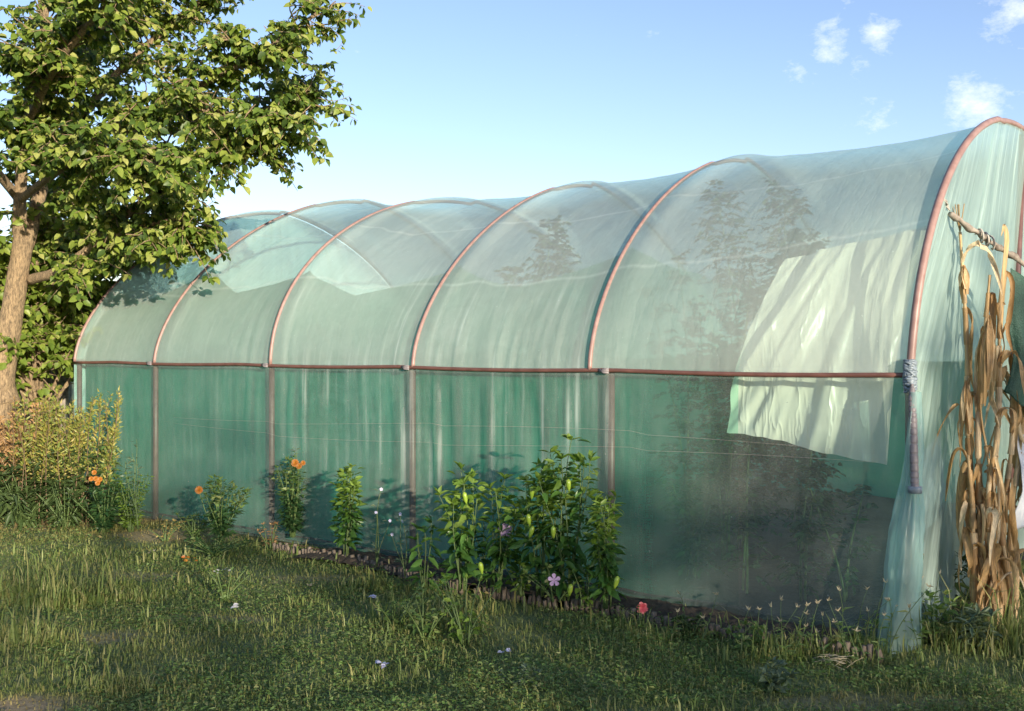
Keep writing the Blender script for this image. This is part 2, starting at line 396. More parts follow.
cd = bpy.data.cameras.new('camera'); cam = bpy.data.objects.new('camera', cd); C.objects.link(cam)
cam.location = (0, 0, CAMH); cam.rotation_euler = (R(90), 0, 0)
cd.sensor_width = 36; cd.lens = 36 * F / 1024; cd.shift_y = (HY - 355.5) / 1024; cd.clip_start = .05; cd.clip_end = 4000
sc = bpy.context.scene; sc.camera = cam
sc.view_settings.view_transform = 'Standard'; sc.view_settings.look = 'None'; sc.view_settings.gamma = 1
sc.view_settings.exposure = EXPO = 1.12
sc.render.engine = 'CYCLES'; sc.cycles.transparent_max_bounces = 24; sc.cycles.max_bounces = 8
sc.cycles.use_denoising = True

# ------------------------------------------------------------------ ground
def ground_z(x, y):
    d = np.hypot(x, y - 6)
    return (.035 * fbm(np.asarray(x) * .9, np.asarray(y) * .9, 3) + .012 * fbm(np.asarray(x) * 4, np.asarray(y) * 4, 9)) * sstep(30, 10, d)
def ground_mat():
    t = NT('lawn_soil'); v = t.coords(); f = t.noise(1.3, 5, v); f2 = t.noise(45, 4, v); f3 = t.noise(.35, 3, v)
    c = t.ramp(f2, [(.3, (.07,.10,.035)), (.6, (.13,.17,.06)), (.8, (.22,.20,.10))])
    a = t.n('Attribute', attribute_name='tint').outputs['Fac']
    c = t.mix(a, c, t.ramp(f2, [(.3, (.22,.15,.08)), (.7, (.42,.31,.18))]))
    b = t.n('BsdfPrincipled', Roughness=.95); t.l(c, b.inputs['Base Color']); t.l(t.bump(f2, .4, .015), b.inputs['Normal'])
    return t.done(b.outputs[0])
# bare or dry places in the lawn: centre, radii
DRY = [(gnd(60, 522), 1.3, .45, .7), (gnd(170, 535), .7, .35, .8), (gnd(10, 706), .38, .18, 1.0), (gnd(225, 620), .35, .10, .45), (gnd(110, 640), .28, .12, .5),
       (gnd(320, 578), .45, .16, .35), (gnd(870, 704), .6, .15, .45), (gnd(140, 575), .5, .2, .35)]
def dryness(x, y):
    r = np.zeros(np.shape(x))
    for c, a, b, k in DRY:
        d = np.hypot((x - c[0]) / a, (y - c[1]) / b) + .35 * fbm(x * 5, y * 5, 21)
        r = np.maximum(r, k * sstep(1.15, .5, d))
    return r
mb = MB()
gx = np.unique(np.concatenate([np.linspace(-9, 8, 230), np.linspace(-60, 60, 60), [-1500, -600, -250, -120, 120, 250, 600, 1500]]))
gy = np.unique(np.concatenate([np.linspace(2, 13, 190), np.linspace(-60, 80, 70), [-1500, -400, -150, 150, 300, 600, 1500]]))
X, Y = np.meshgrid(gx, gy, indexing='xy')
V = np.stack([X, Y, ground_z(X, Y)], -1); grid_mesh(mb, V); mb.tint[-1] = dryness(X.ravel(), Y.ravel()) * .8
tag(mb.build('ground', ground_mat(), tint=True), kind='structure')

# bed of dark soil along the tunnel wall and the soil inside
def gpath(s0, s1, g0, g1, name, zf, ns=120, ng=10):
    mb = MB(); s = np.linspace(s0, s1, ns)[:, None]; g = np.linspace(g0, g1, ng)[None]
    P = C0 + AX * s[..., None] + GD * g[..., None]
    z = zf(s, g) + .02 * fbm(P[..., 0] * 6, P[..., 1] * 6, 31); P = P + UP * z[..., None]
    grid_mesh(mb, P); return tag(mb.build(name, M['soil']), kind='structure')
gpath(.25, 4.7, -.42, -.03, 'garden_bed_soil', lambda s, g: (.03 + .035 * np.sin((g + .42) / .39 * math.pi) + .022 * fbm(s * 16, g * 16, 35)) * sstep(4.7, 4.0, s) - .04 * sstep(4.1, 4.7, s), 420, 36)
gpath(-.1, 8.1, .03, 5.18, 'tunnel_soil', lambda s, g: .045 + 0 * s * g, 90, 50)

# ------------------------------------------------------------------ the tunnel
HP = dict(s=[-.011, 1.997, 3.535, 5.12, 6.735, 8.07], n=[2.20, 1.591, 1.576, 1.95, 1.646, 1.65],
          rise=[1.729, 1.75, 1.682, 1.64, 1.78, 1.76], lean=[-.106, .085, .104, .003, -.046, 0.0])
RAILZ = 1.446
def hoop_pt(i, t):                                     # t 0..pi over the arch -> (s,g,z)
    n, rise = HP['n'][i], HP['rise'][i]; c, sn = np.cos(t), np.sin(t)
    zz = np.abs(sn) ** (2 / n)
    return HP['s'][i] + HP['lean'][i] * zz, HW - HW * np.sign(c) * np.abs(c) ** (2 / n), RAILZ + rise * zz
tun = thing('polytunnel', 'long arched polytunnel greenhouse of clear film over pinkish brown hoops', 'greenhouse', T(4, HW, 0))
tt = np.linspace(0, math.pi, 90)
for i in range(6):
    s, g, z = hoop_pt(i, tt)
    P = C0 + AX * s[:, None] + GD * g[:, None] + UP * z[:, None]
    cen = T(HP['s'][i], HW, RAILZ); P = P + unit(P - cen) * np.where(tt < 1.25, -.001, np.where(tt < 1.6, -.014, .022))[:, None]
    mb = MB(); tube(mb, P, 0.022 if i == 0 else .016, 10); mb.build('hoop', M['pipe'], tun)
POSTS = [0.0, s_at(608, 0), s_at(409, 0), s_at(268, 0), s_at(152, 0), 8.05]
for i, s in enumerate(POSTS):
    for g, ins in ((.04, 1), (2 * HW - .04, -1)):
        mb = MB(); tube(mb, [T(s, g, -.05), T(s, g, RAILZ * .5), T(s, g, RAILZ)], .024, 10); mb.build('post', M['post'], tun)
for g in (0.0, 2 * HW):
    k = np.linspace(-.02, 8.08, 60)
    mb = MB(); tube(mb, [T(a, g, RAILZ - .012 * abs(math.sin(a * 1.7))) for a in k], .0145, 10); mb.build('side_rail', M['rail'], tun)
mb = MB(); tube(mb, [T(-.02, HW - .02, 0), T(-.03, HW, 1.5), T(-.09, HW + .03, RAILZ + HP['rise'][0] - .02)], .026, 10); mb.build('door_pole', M['post'], tun)
for s in (8.06,):
    mb = MB(); tube(mb, [T(s, .02, RAILZ), T(s, 2 * HW - .02, RAILZ)], .02, 8); mb.build('cross_rail', M['rail'], tun)

# profile stations: leg, arch, leg
NL, NA = 46, 150
def film_point(S, K):
    """S station array (m along), K profile parameter array 0..1 leg, 1..2 arch, 2..3 leg -> world points"""
    hs = np.array(HP['s']); hs[0] = -.011
    S = np.asarray(S, float)
    out = np.zeros(S.shape + (3,)); idx = np.clip(np.searchsorted(hs, S) - 1, 0, 4); q = np.clip((S - hs[idx]) / (hs[idx + 1] - hs[idx]), -.03, 1.03)
    ta = np.clip(K - 1, 0, 1) * math.pi
    a = np.zeros(S.shape + (3,)); b = np.zeros(S.shape + (3,))
    for i in range(6):
        s, g, z = hoop_pt(i, ta); p = np.stack([s, g, z], -1)
        a[idx == i] = p[idx == i]; b[(idx + 1) == i] = p[(idx + 1) == i]
    p = a * (1 - q)[..., None] + b * q[..., None]
    leg1 = K < 1; leg2 = K > 2
    p[..., 2] = np.where(leg1, K * RAILZ, np.where(leg2, (3 - K) * RAILZ, p[..., 2]))
    cy = p[..., 1] - HW; cz = p[..., 2] - RAILZ + .25
    nr = np.stack([cy, np.where(leg1 | leg2, 0, cz)], -1); nr = unit(nr)
    arch = np.where(leg1 | leg2, 0, np.sin(ta))
    qc = np.clip(q, 0, 1); sag = (-3.0 * qc ** .75 * (1 - qc) ** 1.25 * (.015 + .055 * arch ** .7) + .030 * arch * np.exp(-((qc - .93) / .06) ** 2)) * np.where(leg1 | leg2, 0, 1)
    z = p[..., 2]; zl = np.where(leg1 | leg2, z, 9)
    # pleats of slack film below the rail and fans above hoop feet
    wq = S * 1.0 + .05 * fbm(S * 2, z * 1.5, 5)
    pl = fbm(wq * 13, z * .5, 11, 3)
    slack = np.exp(-((S - 2.75) / .95) ** 2) * .9 + np.exp(-((S - 5.2) / .5) ** 2) * .35 + .18
    below = sstep(1.46, 1.25, z) * np.where(leg1 | leg2, 1, 0)
    above = sstep(2.15, 1.45, z) * np.where(leg1 | leg2, 0, 1)
    d = pl * slack * (.042 * below * (.4 + .6 * sstep(.1, 1.0, z)) + (.016 * above))
    # diagonal tension lines in the arch, running up from the hoop feet
    dq = S + (z - RAILZ) * .38
    d = d + .009 * arch * fbm(dq * 6, z * .8, 17, 3) * 4 * np.clip(q * (1 - q), 0, .25) + .012 * arch * fbm(S * .9, ta * 5, 23, 2)
    # loose lower skirt belly
    d = d + np.where(leg1 | leg2, .02 * np.sin(np.clip(z / RAILZ, 0, 1) * math.pi) * fbm(S * .8, z, 29, 2) - .02 * sstep(.35, 0, z) * fbm(S * 2.2, z, 8, 2), 0)
    d = d * np.clip(np.minimum(np.abs(q), np.abs(1 - q)) * 9, .12, 1)
    r = sag + d - .004
    p[..., 1] += nr[..., 0] * r; p[..., 2] += nr[..., 1] * r
    return C0 + AX * p[..., 0:1] + GD * p[..., 1:2] + UP * p[..., 2:3], p
sv = np.linspace(-.03, 8.09, 430)
kv = np.concatenate([np.linspace(0, 1, NL)[:-1], np.linspace(1, 2, NA), np.linspace(2, 3, NL)[1:]])
S, K = np.meshgrid(sv, kv, indexing='ij'); W3, lp = film_point(S, K)
mb = MB(); grid_mesh(mb, W3)
mb.build('film_cover', M['film'], tun, uv=np.stack([S, np.where(K < 1, lp[..., 2], np.where(K > 2, lp[..., 2], RAILZ + (K - 1) * 6 * 1.0)), 0 * S], -1).reshape(-1, 3))

def gable(i, s0, name, seed, mat='gable_film'):
    mb = MB(); t = np.linspace(0.0, math.pi, 220); _, g, z = hoop_pt(i, t)
    ls = HP['lean'][i]; k = np.linspace(0, 1, 90)[None] ** 1.0; g = np.clip(g, .002, 2 * HW - .002)[:, None]; ztop = z[:, None] - .01
    Z = ztop * k; G = g + 0 * k
    # pleats gathered towards the crown
    ang = (G - HW) / (.55 + .9 * (3.3 - Z) / 3.3)
    d = .022 * fbm(ang * 9, Z * .35, seed, 3) + .05 * fbm(G * .8, Z * .7, seed + 4, 2) * np.sin(np.clip(k, 0, 1) * math.pi)
    d = d * sstep(0, .12, ztop - Z + .02) * sstep(0, .1, np.minimum(G, 2 * HW - G))
    S_ = s0 + ls * np.clip((Z - RAILZ) / HP['rise'][i], 0, 1) + d
    P = C0 + AX * S_[..., None] + GD * G[..., None] + UP * Z[..., None]
    grid_mesh(mb, P); return mb.build(name, M[mat], tun, uv=np.stack([ang * 1.2, Z, 0 * Z], -1).reshape(-1, 3))
gable(0, -.025, 'gable_film', 41); gable(5, 8.085, 'gable_film', 57, 'far_gable_film')

# shade net hung inside both long sides, its upper edge tied to the hoops and sagging between them
def net(side, name, smin, smax, topz, sagz, mat, off):
    sv = np.linspace(smin, smax, 240); hs = np.array(HP['s'])
    idx = np.clip(np.searchsorted(hs, sv) - 1, 0, 4); q = np.clip((sv - hs[idx]) / (hs[idx + 1] - hs[idx]), 0, 1)
    tp = np.array(topz)
    v = np.minimum(q / .58, (1 - q) / .42); top = tp[idx] * (1 - q) + tp[idx + 1] * q - sagz * v ** .8 + .015 * fbm(sv * 5, 0 * sv, 3)
    K = np.linspace(0, 1, 70)
    tab = np.linspace(0, .5, 200)
    V = np.zeros((len(sv), len(K), 3)); UVs = np.zeros_like(V)
    for a in range(len(sv)):
        i = idx[a]; z0 = hoop_pt(i, tab * math.pi)[2]; z1 = hoop_pt(i + 1, tab * math.pi)[2]
        zz = z0 * (1 - q[a]) + z1 * q[a]; kk = np.interp(K * top[a], np.concatenate([[0], zz]), np.concatenate([[0], 1 + tab]))
        kk = np.where(K * top[a] < RAILZ, K * top[a] / RAILZ, kk)
        w3, p = film_point(np.full(len(K), sv[a]), kk if side == 0 else 3 - kk)
        n = (GD if side == 0 else -GD) * off
        V[a] = w3 + n + GD * (.006 * fbm(sv[a] * 7 + 0 * K, K * 2, 61))[:, None]
        UVs[a, :, 0] = sv[a]; UVs[a, :, 1] = K * top[a]
    mb = MB(); grid_mesh(mb, V); return mb.build(name, mat, tun, uv=UVs.reshape(-1, 3))
def topz(pts): return pts
nz_top = [2.1, sgz(632, 243, .35)[1], sgz(463, 262, .35)[1], sgz(318, 268, .35)[1], sgz(212, 264, .35)[1], 2.2]
net(0, 'shade_net', 1.0, 8.0, nz_top, .22, M['net'], .075)
net(1, 'shade_net', .1, 8.0, [1.5, 1.5, 1.52, 1.5, 1.55, 1.5], .05, M['net_far'], .075)

# lashings, wrapped pipe, bunched film at the near corner
mb = MB()
for k in range(26):
    c = T(-.015, -.01, RAILZ - .07 + k * .0055); th = np.linspace(0, 2 * math.pi, 20)
    rr = .020 + .012 * rng.random(20); tube(mb, c + np.stack([np.cos(th) * rr, np.sin(th) * rr, 0.03 * np.sin(th + k * 1.7) * rng.random()], -1), .008, 6, cap=False)
mb.build('corner_lashing', M['tape'], tun)
mb = MB(); p0, p1 = np.array(T(-.05, -.06, .86)) - [.03, .085, 0], np.array(T(-.03, -.03, 1.40)) - [.008, .02, 0]
kk = np.linspace(0, 1, 200); tube(mb, p0 + (p1 - p0) * kk[:, None], 0.019 + .0028 * (np.abs(((kk * 15 + .6 * np.sin(kk * 9)) % 1) - .5) < .38) - .012 * (kk > .86) * (kk - .86) / .14, 12)
mb.build('wrapped_pipe', M['wrap'], tun)
mb = MB(); tube(mb, p0 + np.array([0, 0, 1.0]) * np.array([[-.02], [.0], [.015]]), .036, 12); mb.build('clamp_ring', M['tape'], tun)
# skirt: cone of gathered film flaring to the ground
a = np.linspace(0, 1.0, 70)[:, None]; k = np.linspace(0, 1, 110)[None]
ang = R(60) - a * R(300)                                # around the outside of the corner, open towards the inside
zf = 1.36 - 1.34 * k ** 1.0
rad = .03 + .012 * sstep(0, .2, k) + .045 * sstep(.30, .7, k) + .045 * k + (.016 + .016 * k) * fbm(a * 11 + k * 1.5, k * 2.2, 71, 3) * 2 * sstep(0, .2, k) + .02 * fbm(a * 5, k * 5, 77, 2) + .014 * fbm(a * 4 + k * 3, k * 14, 79, 2) * sstep(.3, .5, k)
cx0 = np.array(T(-.05, -.055, 0)); cx = cx0 + (np.array([-.085, .0, 0]) * sstep(0, 1, k)[..., None])
Pk = cx + (np.cos(ang) * rad)[..., None] * (-GD) + (np.sin(ang) * rad * .8)[..., None] * (AX) + UP * zf[..., None]
mb = MB(); grid_mesh(mb, Pk); mb.build('film_skirt', M['flap'], tun, uv=np.stack([a * .6 + 0 * k, zf + 0 * a, 0 * rad], -1).reshape(-1, 3))
for i, s in enumerate(POSTS[1:5]):                      # wads of tape where posts meet the rail
    mb = MB(); c = T(s + .02, -.015, RAILZ - .005)
    for k in range(3): tube(mb, [c + AX * -.035 + UP * .012 * (k - 1), c + AX * .0 - GD * .012 + UP * (.01 * k - .01), c + AX * .035 + UP * .01 * (1 - k)], .007, 6)
    mb.build('tape_wad', M['wrap'], tun)
mb = MB()                                               # threads holding the film along the side
for z0, ph in ((1.02, 0), (.93, 1)):
    k = np.linspace(.15, 6.4, 50); tube(mb, [T(a_, -.03, z0 + .05 * math.sin(a_ * .8 + ph) - .02 * ((a_ * .6 + ph) % 1)) for a_ in k], .0006, 4)
mb.build('tie_thread', M['rope'], tun)

# white sheet hung inside the first bay
g_ = .13
A = [(925, 221), (785, 259)]; rails = [(893, 372), (735, 366)]; B = [(886, 466), (727, 432)]
def in_pt(px, py, g):
    s, z = sgz(px, py, g); return s, z
U_ = np.linspace(0, 1, 70)[:, None]; V_ = np.linspace(0, 1, 80)[None]
tops, raill, bots = [np.array([in_pt(*p, gg) for p in q]) for q, gg in ((A, .42), (rails, .13), (B, .13))]
tl = tops[0] + (tops[1] - tops[0]) * U_; rl = raill[0] + (raill[1] - raill[0]) * U_; bl = bots[0] + (bots[1] - bots[0]) * U_
bl[:, 1] += .03 * fbm(U_[:, 0] * 4, 0 * U_[:, 0], 5) - .0
vr = .62
up = V_ < vr; f1 = np.clip(V_ / vr, 0, 1); f2 = np.clip((V_ - vr) / (1 - vr), 0, 1)
sS = np.where(up, tl[:, :1] + (rl[:, :1] - tl[:, :1]) * f1, rl[:, :1] + (bl[:, :1] - rl[:, :1]) * f2)
sZ = np.where(up, tl[:, 1:] + (rl[:, 1:] - tl[:, 1:]) * f1, rl[:, 1:] + (bl[:, 1:] - rl[:, 1:]) * f2)
# follow the arch of the wall, a little inside of it
tab = np.linspace(0, .5, 300)
gz = np.interp(sZ, np.concatenate([[0], .5 * (hoop_pt(0, tab * math.pi)[2] + hoop_pt(1, tab * math.pi)[2])]), np.concatenate([[0], .5 * (hoop_pt(0, tab * math.pi)[1] + hoop_pt(1, tab * math.pi)[1])]))
fan = U_ * 1.0 + (V_ - .4) * (.25 - U_) * .6
gG = gz + .12 + .05 * (1 - V_) + 0.09 * fbm(fan * 6, V_ * 1.2, 81, 3) + .03 * fbm(fan * 16, V_ * 2, 86, 2)
P = C0 + AX * sS[..., None] + GD * gG[..., None] + UP * sZ[..., None]
mb = MB(); grid_mesh(mb, P)
tag(mb.build('white_sheet', M['white_sheet'], uv=np.stack([sS, sZ, 0 * sS], -1).reshape(-1, 3)), 'creased whitish plastic sheet hung inside the nearest bay of the tunnel', 'plastic sheet')

# ------------------------------------------------------------------ plants
def stem_curve(b, h, lean, wob=.05, n=10):
    k = np.linspace(0, 1, n); p = np.zeros((n, 3)); p[:] = b
    p[:, 2] += k * h; ph = rng.random() * 6.28
    p[:, 0] += lean[0] * k ** 1.5 + wob * h * np.sin(k * 4 + ph) * k * .5; p[:, 1] += lean[1] * k ** 1.5 + wob * h * np.cos(k * 3.3 + ph) * k * .5
    return p
def interp_curve(p, k):
    x = np.linspace(0, 1, len(p)); return np.stack([np.interp(k, x, p[:, j]) for j in range(3)], -1)
def rand_dirs(n, up=(0, .6)):
    a = rng.random(n) * 2 * math.pi; z = rng.uniform(up[0], up[1], n); r = np.sqrt(np.clip(1 - z * z, 0, 1))
    return np.stack([np.cos(a) * r, np.sin(a) * r, z], -1)
def flower_disc(mb, c, n, r, w, facing, rows=1, shape='petal', cup=.2):
    f = unit(np.asarray(facing, float)); a = unit(np.cross(f, [0.3, .2, 1.0])); b = np.cross(f, a)
    for q in range(rows):
        th = np.arange(n) * 2 * math.pi / n + q * .4; rr = r * (1 - .22 * q)
        D = np.cos(th)[:, None] * a + np.sin(th)[:, None] * b + f * (cup + .35 * q)
        leaves(mb, np.tile(np.asarray(c, float) + f * .004 * q, (n, 1)), D, np.tile(f, (n, 1)), rr, w, shape)
CAMDIR = np.array([.1, -1, .25])

def leafy(name, label, cat, base, h, spread, nst, nleaf, L, Wd, lm='pepper_leaf', stem='stem_green', group=None, shape='ovate', droop=.25, bottom=.12, pet=.06, top_bright=None, wob=.06, srad=.006, bias=1.0):
    """a bushy herb: stems fanning out of one foot, leaves on short stalks"""
    t = thing(name, label, cat, base, group); base = np.asarray(base, float)
    sm, lb, lt = [], MB(), MB()
    tips = []
    for i in range(nst):
        a = rng.random() * 6.28; r = spread * math.sqrt(rng.random()) if nst > 1 else spread * .15
        hh = h * (1 - .35 * (r / max(spread, 1e-3)) * rng.random() ** .5) if i else h
        if i == 0: r *= .3
        p = stem_curve(base + np.array([math.cos(a), math.sin(a), 0]) * .02, hh, (math.cos(a) * r, math.sin(a) * r), wob)
        sm.append(MB()); tube(sm[-1], p, np.linspace(srad, srad * .35, len(p)), 5)
        n = max(3, int(nleaf * hh / h)); k = bottom + (1 - bottom) * rng.random(n) ** bias; q = interp_curve(p, k)
        D = rand_dirs(n, (-.15, .5)); q2 = q + D * pet * h * rng.uniform(.3, 1.2, n)[:, None]
        dd = D + np.array([0, 0, -droop]) * rng.uniform(0, 2, n)[:, None]
        N = unit(np.array([0, 0, 1.0]) + .5 * rng.normal(size=(n, 3)))
        sz = rng.uniform(.6, 1.15, n) * (1 - .35 * k)
        tb = (k > .62) & (rng.random(n) < .8) if top_bright else np.zeros(n, bool)  # upper leaves take a brighter material: sunlit tops put into colour
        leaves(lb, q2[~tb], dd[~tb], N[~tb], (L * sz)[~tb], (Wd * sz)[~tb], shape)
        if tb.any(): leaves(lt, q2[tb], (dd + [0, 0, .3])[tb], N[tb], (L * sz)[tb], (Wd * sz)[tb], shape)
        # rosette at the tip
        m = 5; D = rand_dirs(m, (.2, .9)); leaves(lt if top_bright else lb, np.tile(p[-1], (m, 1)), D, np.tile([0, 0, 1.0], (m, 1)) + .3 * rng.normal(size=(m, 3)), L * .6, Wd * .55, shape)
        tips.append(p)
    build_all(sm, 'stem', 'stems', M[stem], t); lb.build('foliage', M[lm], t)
    if lt.n: lt.build('lit_top_leaves', M[top_bright], t)
    t['_h'] = h; del t['_h']
    return t, tips
def add_flower(t, c, mat, r=.04, n=9, rows=3, w=.018, facing=CAMDIR, name='flower', label=None, shape='petal'):
    mb = MB(); flower_disc(mb, c, n, r, w, facing, rows, shape); o = mb.build(name, M[mat], t)
    if label: o['label'] = label
    return o
def add_pepper(t, c, L=.075, r=.0155, tilt=(0, 0)):
    k = np.linspace(0, 1, 9); c = np.asarray(c, float)
    p = c + np.stack([tilt[0] * k * L, tilt[1] * k * L, -k * L], -1)
    rr = r * np.array([.3, .85, 1, 1, .95, .85, .68, .42, .06]); mb = MB(); tube(mb, p, rr, 10, bump=.12)
    o = mb.build('pepper', M['pepper_skin'], t); m2 = MB(); tube(m2, [c + [0, 0, .03], c + [0, 0, .01], c], [.003, .004, .008], 6); m2.build('fruit_stalk', M['stem_green'], o)
    return o

# --- tomato plants and their like inside the tunnel
def tomato(px, py, g, label, dens=1.0, wide=.34):
    s, z = sgz(px, py, g); b = T(s, g, .05); t = thing('tomato_plant', label, 'plant', b, 'tall tomato plants inside the tunnel')
    sm, lb = [], MB()
    for i in range(3 if dens > .6 else 2):
        hh = z * (1 if i == 0 else rng.uniform(.6, .92)); p = stem_curve(np.array(b) + rng.normal(size=3) * [.03, .03, 0], hh, rng.normal(size=2) * wide * .45, .05, 14)
        sm.append(MB()); tube(sm[-1], p, np.linspace(.009, .004, len(p)), 6)
        nb = int(62 * hh * dens)
        for k in .1 + .9 * rng.random(nb) ** .85:
            q = interp_curve(p, np.array([k]))[0]; d = rand_dirs(1, (-.2, .8))[0]; Lb = wide * rng.uniform(.45, 1.0) * (1.15 - .75 * k)
            kk = np.linspace(0, 1, 5); pts = q + d * kk[:, None] * Lb + np.array([0, 0, -1]) * (kk ** 2)[:, None] * Lb * rng.uniform(-.3, .6)
            m = 7; ks = np.linspace(.35, 1, m); pp = interp_curve(pts, ks); side = unit(np.cross(d, [0, 0, 1])) 
            sgn = np.where(np.arange(m) % 2, 1, -1)[:, None]; D = side * sgn * .9 + d * .6 + [0, 0, -.35]; D[-1] = d + [0, 0, -.5]
            leaves(lb, pp, D, np.array([0, 0, 1.0]) + .5 * rng.normal(size=(m, 3)), rng.uniform(.04, .08, m), .034)
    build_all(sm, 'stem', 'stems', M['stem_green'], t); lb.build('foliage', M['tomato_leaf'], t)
    return t
TOM = [(545, 228, 1.6, 'tall leafy plant inside the tunnel rising above the shade net in the middle bay', 1.5, .34),
       (578, 255, 1.5, 'slimmer plant just right of the tall one rising over the shade net', .9, .26),
       (742, 198, 1.75, 'tall bushy plant inside the tunnel left of the white sheet top', 1.7, .52),
       (803, 190, 2.0, 'tallest plant inside the tunnel with shoots above the white sheet', 1.5, .46),
       (690, 264, 1.2, 'plant with one side shoot inside the tunnel right of the fifth hoop', .5, .26),
       (722, 290, 1.25, 'dense dark plant inside the tunnel beside the white sheet edge', .65, .42),
       (740, 424, .42, 'plant inside the tunnel with its tip before the left edge of the white sheet', .55, .18),
       (798, 447, .45, 'plant inside the tunnel with its tip before the lower middle of the white sheet', .55, .20),
       (850, 470, .55, 'low plant inside the tunnel below the right end of the white sheet', .5, .25),
       (440, 330, 1.0, 'faint plant behind the shade net in the bay left of the tall plant', .8, .35),
       (330, 330, 1.2, 'faint plant behind the shade net in the third bay from the far end', .8, .35),
       (690, 470, .6, 'low plant deep in the shaded lower right of the tunnel', .8, .3)]
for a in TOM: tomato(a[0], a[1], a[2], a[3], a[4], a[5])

# --- bed plants in front of the film
def bed(px, py): return gnd(px, py, .06)
def hpx(base, py): return CAMH - (py - HY) * base[1] / F - base[2]
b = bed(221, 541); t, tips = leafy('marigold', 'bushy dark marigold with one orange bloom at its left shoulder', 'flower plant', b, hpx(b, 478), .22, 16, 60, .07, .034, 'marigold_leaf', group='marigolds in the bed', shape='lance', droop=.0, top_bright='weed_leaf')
add_flower(t, at(199, 490, b[1] - .05), 'orange_petal', .032, 10, 4, .018)
mb = MB(); tube(mb, spline([b, at(207, 515, b[1] - .03), at(199, 491, b[1] - .05)], 6), .004, 5); mb.build('flower_stalk', M['stem_green'], t)
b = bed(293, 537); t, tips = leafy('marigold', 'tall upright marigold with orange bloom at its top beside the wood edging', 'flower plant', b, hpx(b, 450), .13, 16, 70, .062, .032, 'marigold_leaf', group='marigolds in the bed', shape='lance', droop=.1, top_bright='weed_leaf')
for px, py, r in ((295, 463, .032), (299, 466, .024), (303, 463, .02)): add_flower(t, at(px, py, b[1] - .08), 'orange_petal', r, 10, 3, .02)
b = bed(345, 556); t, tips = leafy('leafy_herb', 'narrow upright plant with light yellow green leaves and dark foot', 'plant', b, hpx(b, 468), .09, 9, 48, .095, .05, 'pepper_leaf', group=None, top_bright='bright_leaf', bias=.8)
def twiggy(px, py, ptop, label, n=3, mat='grey_leaf', flower=None, spread=.1, nl=9):
    b = bed(px, py); h = hpx(b, ptop); t = thing('wispy_weed', label, 'weed', b); sm, lb = [], MB()
    for i in range(n):
        a = rng.random() * 6.28; p = stem_curve(b, h * (1 if i == 0 else rng.uniform(.55, .9)), (math.cos(a) * spread, math.sin(a) * spread), .12)
        sm.append(MB()); tube(sm[-1], p, np.linspace(.004, .0018, len(p)), 4); k = rng.uniform(.15, 1, nl); D = rand_dirs(nl, (0, .6)); q = interp_curve(p, k)
        leaves(lb, q + D * .02, D, np.array([0, 0, 1.0]) + .4 * rng.normal(size=(nl, 3)), rng.uniform(.025, .05, nl), .018)
        if flower:
            fm = MB(); flower_disc(fm, p[-1], 5, .012, .009, CAMDIR + rng.normal(size=3) * .3); fm.build('flower', M[flower], t)
    build_all(sm, 'stem', 'stems', M['stem_green'], t); lb.build('foliage', M[mat], t); return t
twiggy(377, 567, 488, 'spindly grey green weed with pale flowers right of the light leafy plant', 3, 'grey_leaf', 'blue_petal', .09)
twiggy(405, 577, 517, 'short spindly weed with pale blossoms left of the pepper plants', 3, 'grey_leaf', 'blue_petal', .12)
PG = 'pepper plants in the bed'
def pepper(px, py, ptop, label, spread, nst, nl, fruits, L=.115, kind='pepper_plant'):
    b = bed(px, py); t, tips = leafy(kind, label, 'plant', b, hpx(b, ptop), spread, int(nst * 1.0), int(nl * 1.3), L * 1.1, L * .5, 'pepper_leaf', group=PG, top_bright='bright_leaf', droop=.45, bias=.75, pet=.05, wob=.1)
    for fx, fy, dz in fruits: add_pepper(t, at(fx, fy - 6, b[1] + dz), tilt=(rng.normal() * .2, 0))
    return t
pepper(462, 590, 470, 'leftmost pepper plant, with one pale yellow green pepper near its top', .15, 8, 28, [(464, 498, -.14), (480, 568, -.25)])
pepper(497, 592, 480, 'shorter pepper plant behind the lilac flower, second from the left', .15, 7, 26, [])
pepper(540, 596, 468, 'pepper plant with fruits hanging from its upper fork, left of the tallest', .13, 7, 26, [(532, 493, -.16), (528, 520, -.17), (533, 532, -.16)])
pepper(566, 600, 440, 'tallest pepper plant, one shoot reaching above all the others', .16, 9, 34, [(553, 532, -.2), (568, 485, -.15), (571, 590, -.2)])
pepper(607, 608, 497, 'bushy cone shaped pepper plant at the right end of the row', .12, 10, 32, [(618, 582, -.17)], .09)
b = gnd(424, 588, .05); leafy('pepper_plant', 'low dark pepper seedling left of the pepper row', 'plant', b, .42, .16, 4, 12, .12, .05, 'pepper_leaf', group=PG, droop=.5)
b = bed(490, 588); t, tips = leafy('mallow', 'pale grey green mallow with a lilac flower among the pepper plants', 'flower plant', b, hpx(b, 520), .12, 6, 14, .055, .042, 'grey_leaf', group=None)
add_flower(t, at(505, 530, b[1] - .1), 'lilac_petal', .045, 5, 1, .035)
b = bed(556, 602); t, tips = leafy('mallow', 'low mallow with a large lilac five petalled flower at the bed edge', 'flower plant', b, .22, .2, 6, 10, .05, .04, 'weed_leaf')
add_flower(t, at(554, 580, b[1] - .16), 'lilac_petal', .038, 5, 1, .026)
b = bed(520, 596); leafy('lettuce_weed', 'light green low rosette between the pepper stems', 'plant', b, .2, .14, 6, 10, .075, .05, 'bright_leaf')
b = bed(585, 606); leafy('lettuce_weed', 'light green low herb between tallest and cone shaped pepper plants', 'plant', b, .22, .10, 5, 10, .06, .04, 'bright_leaf')
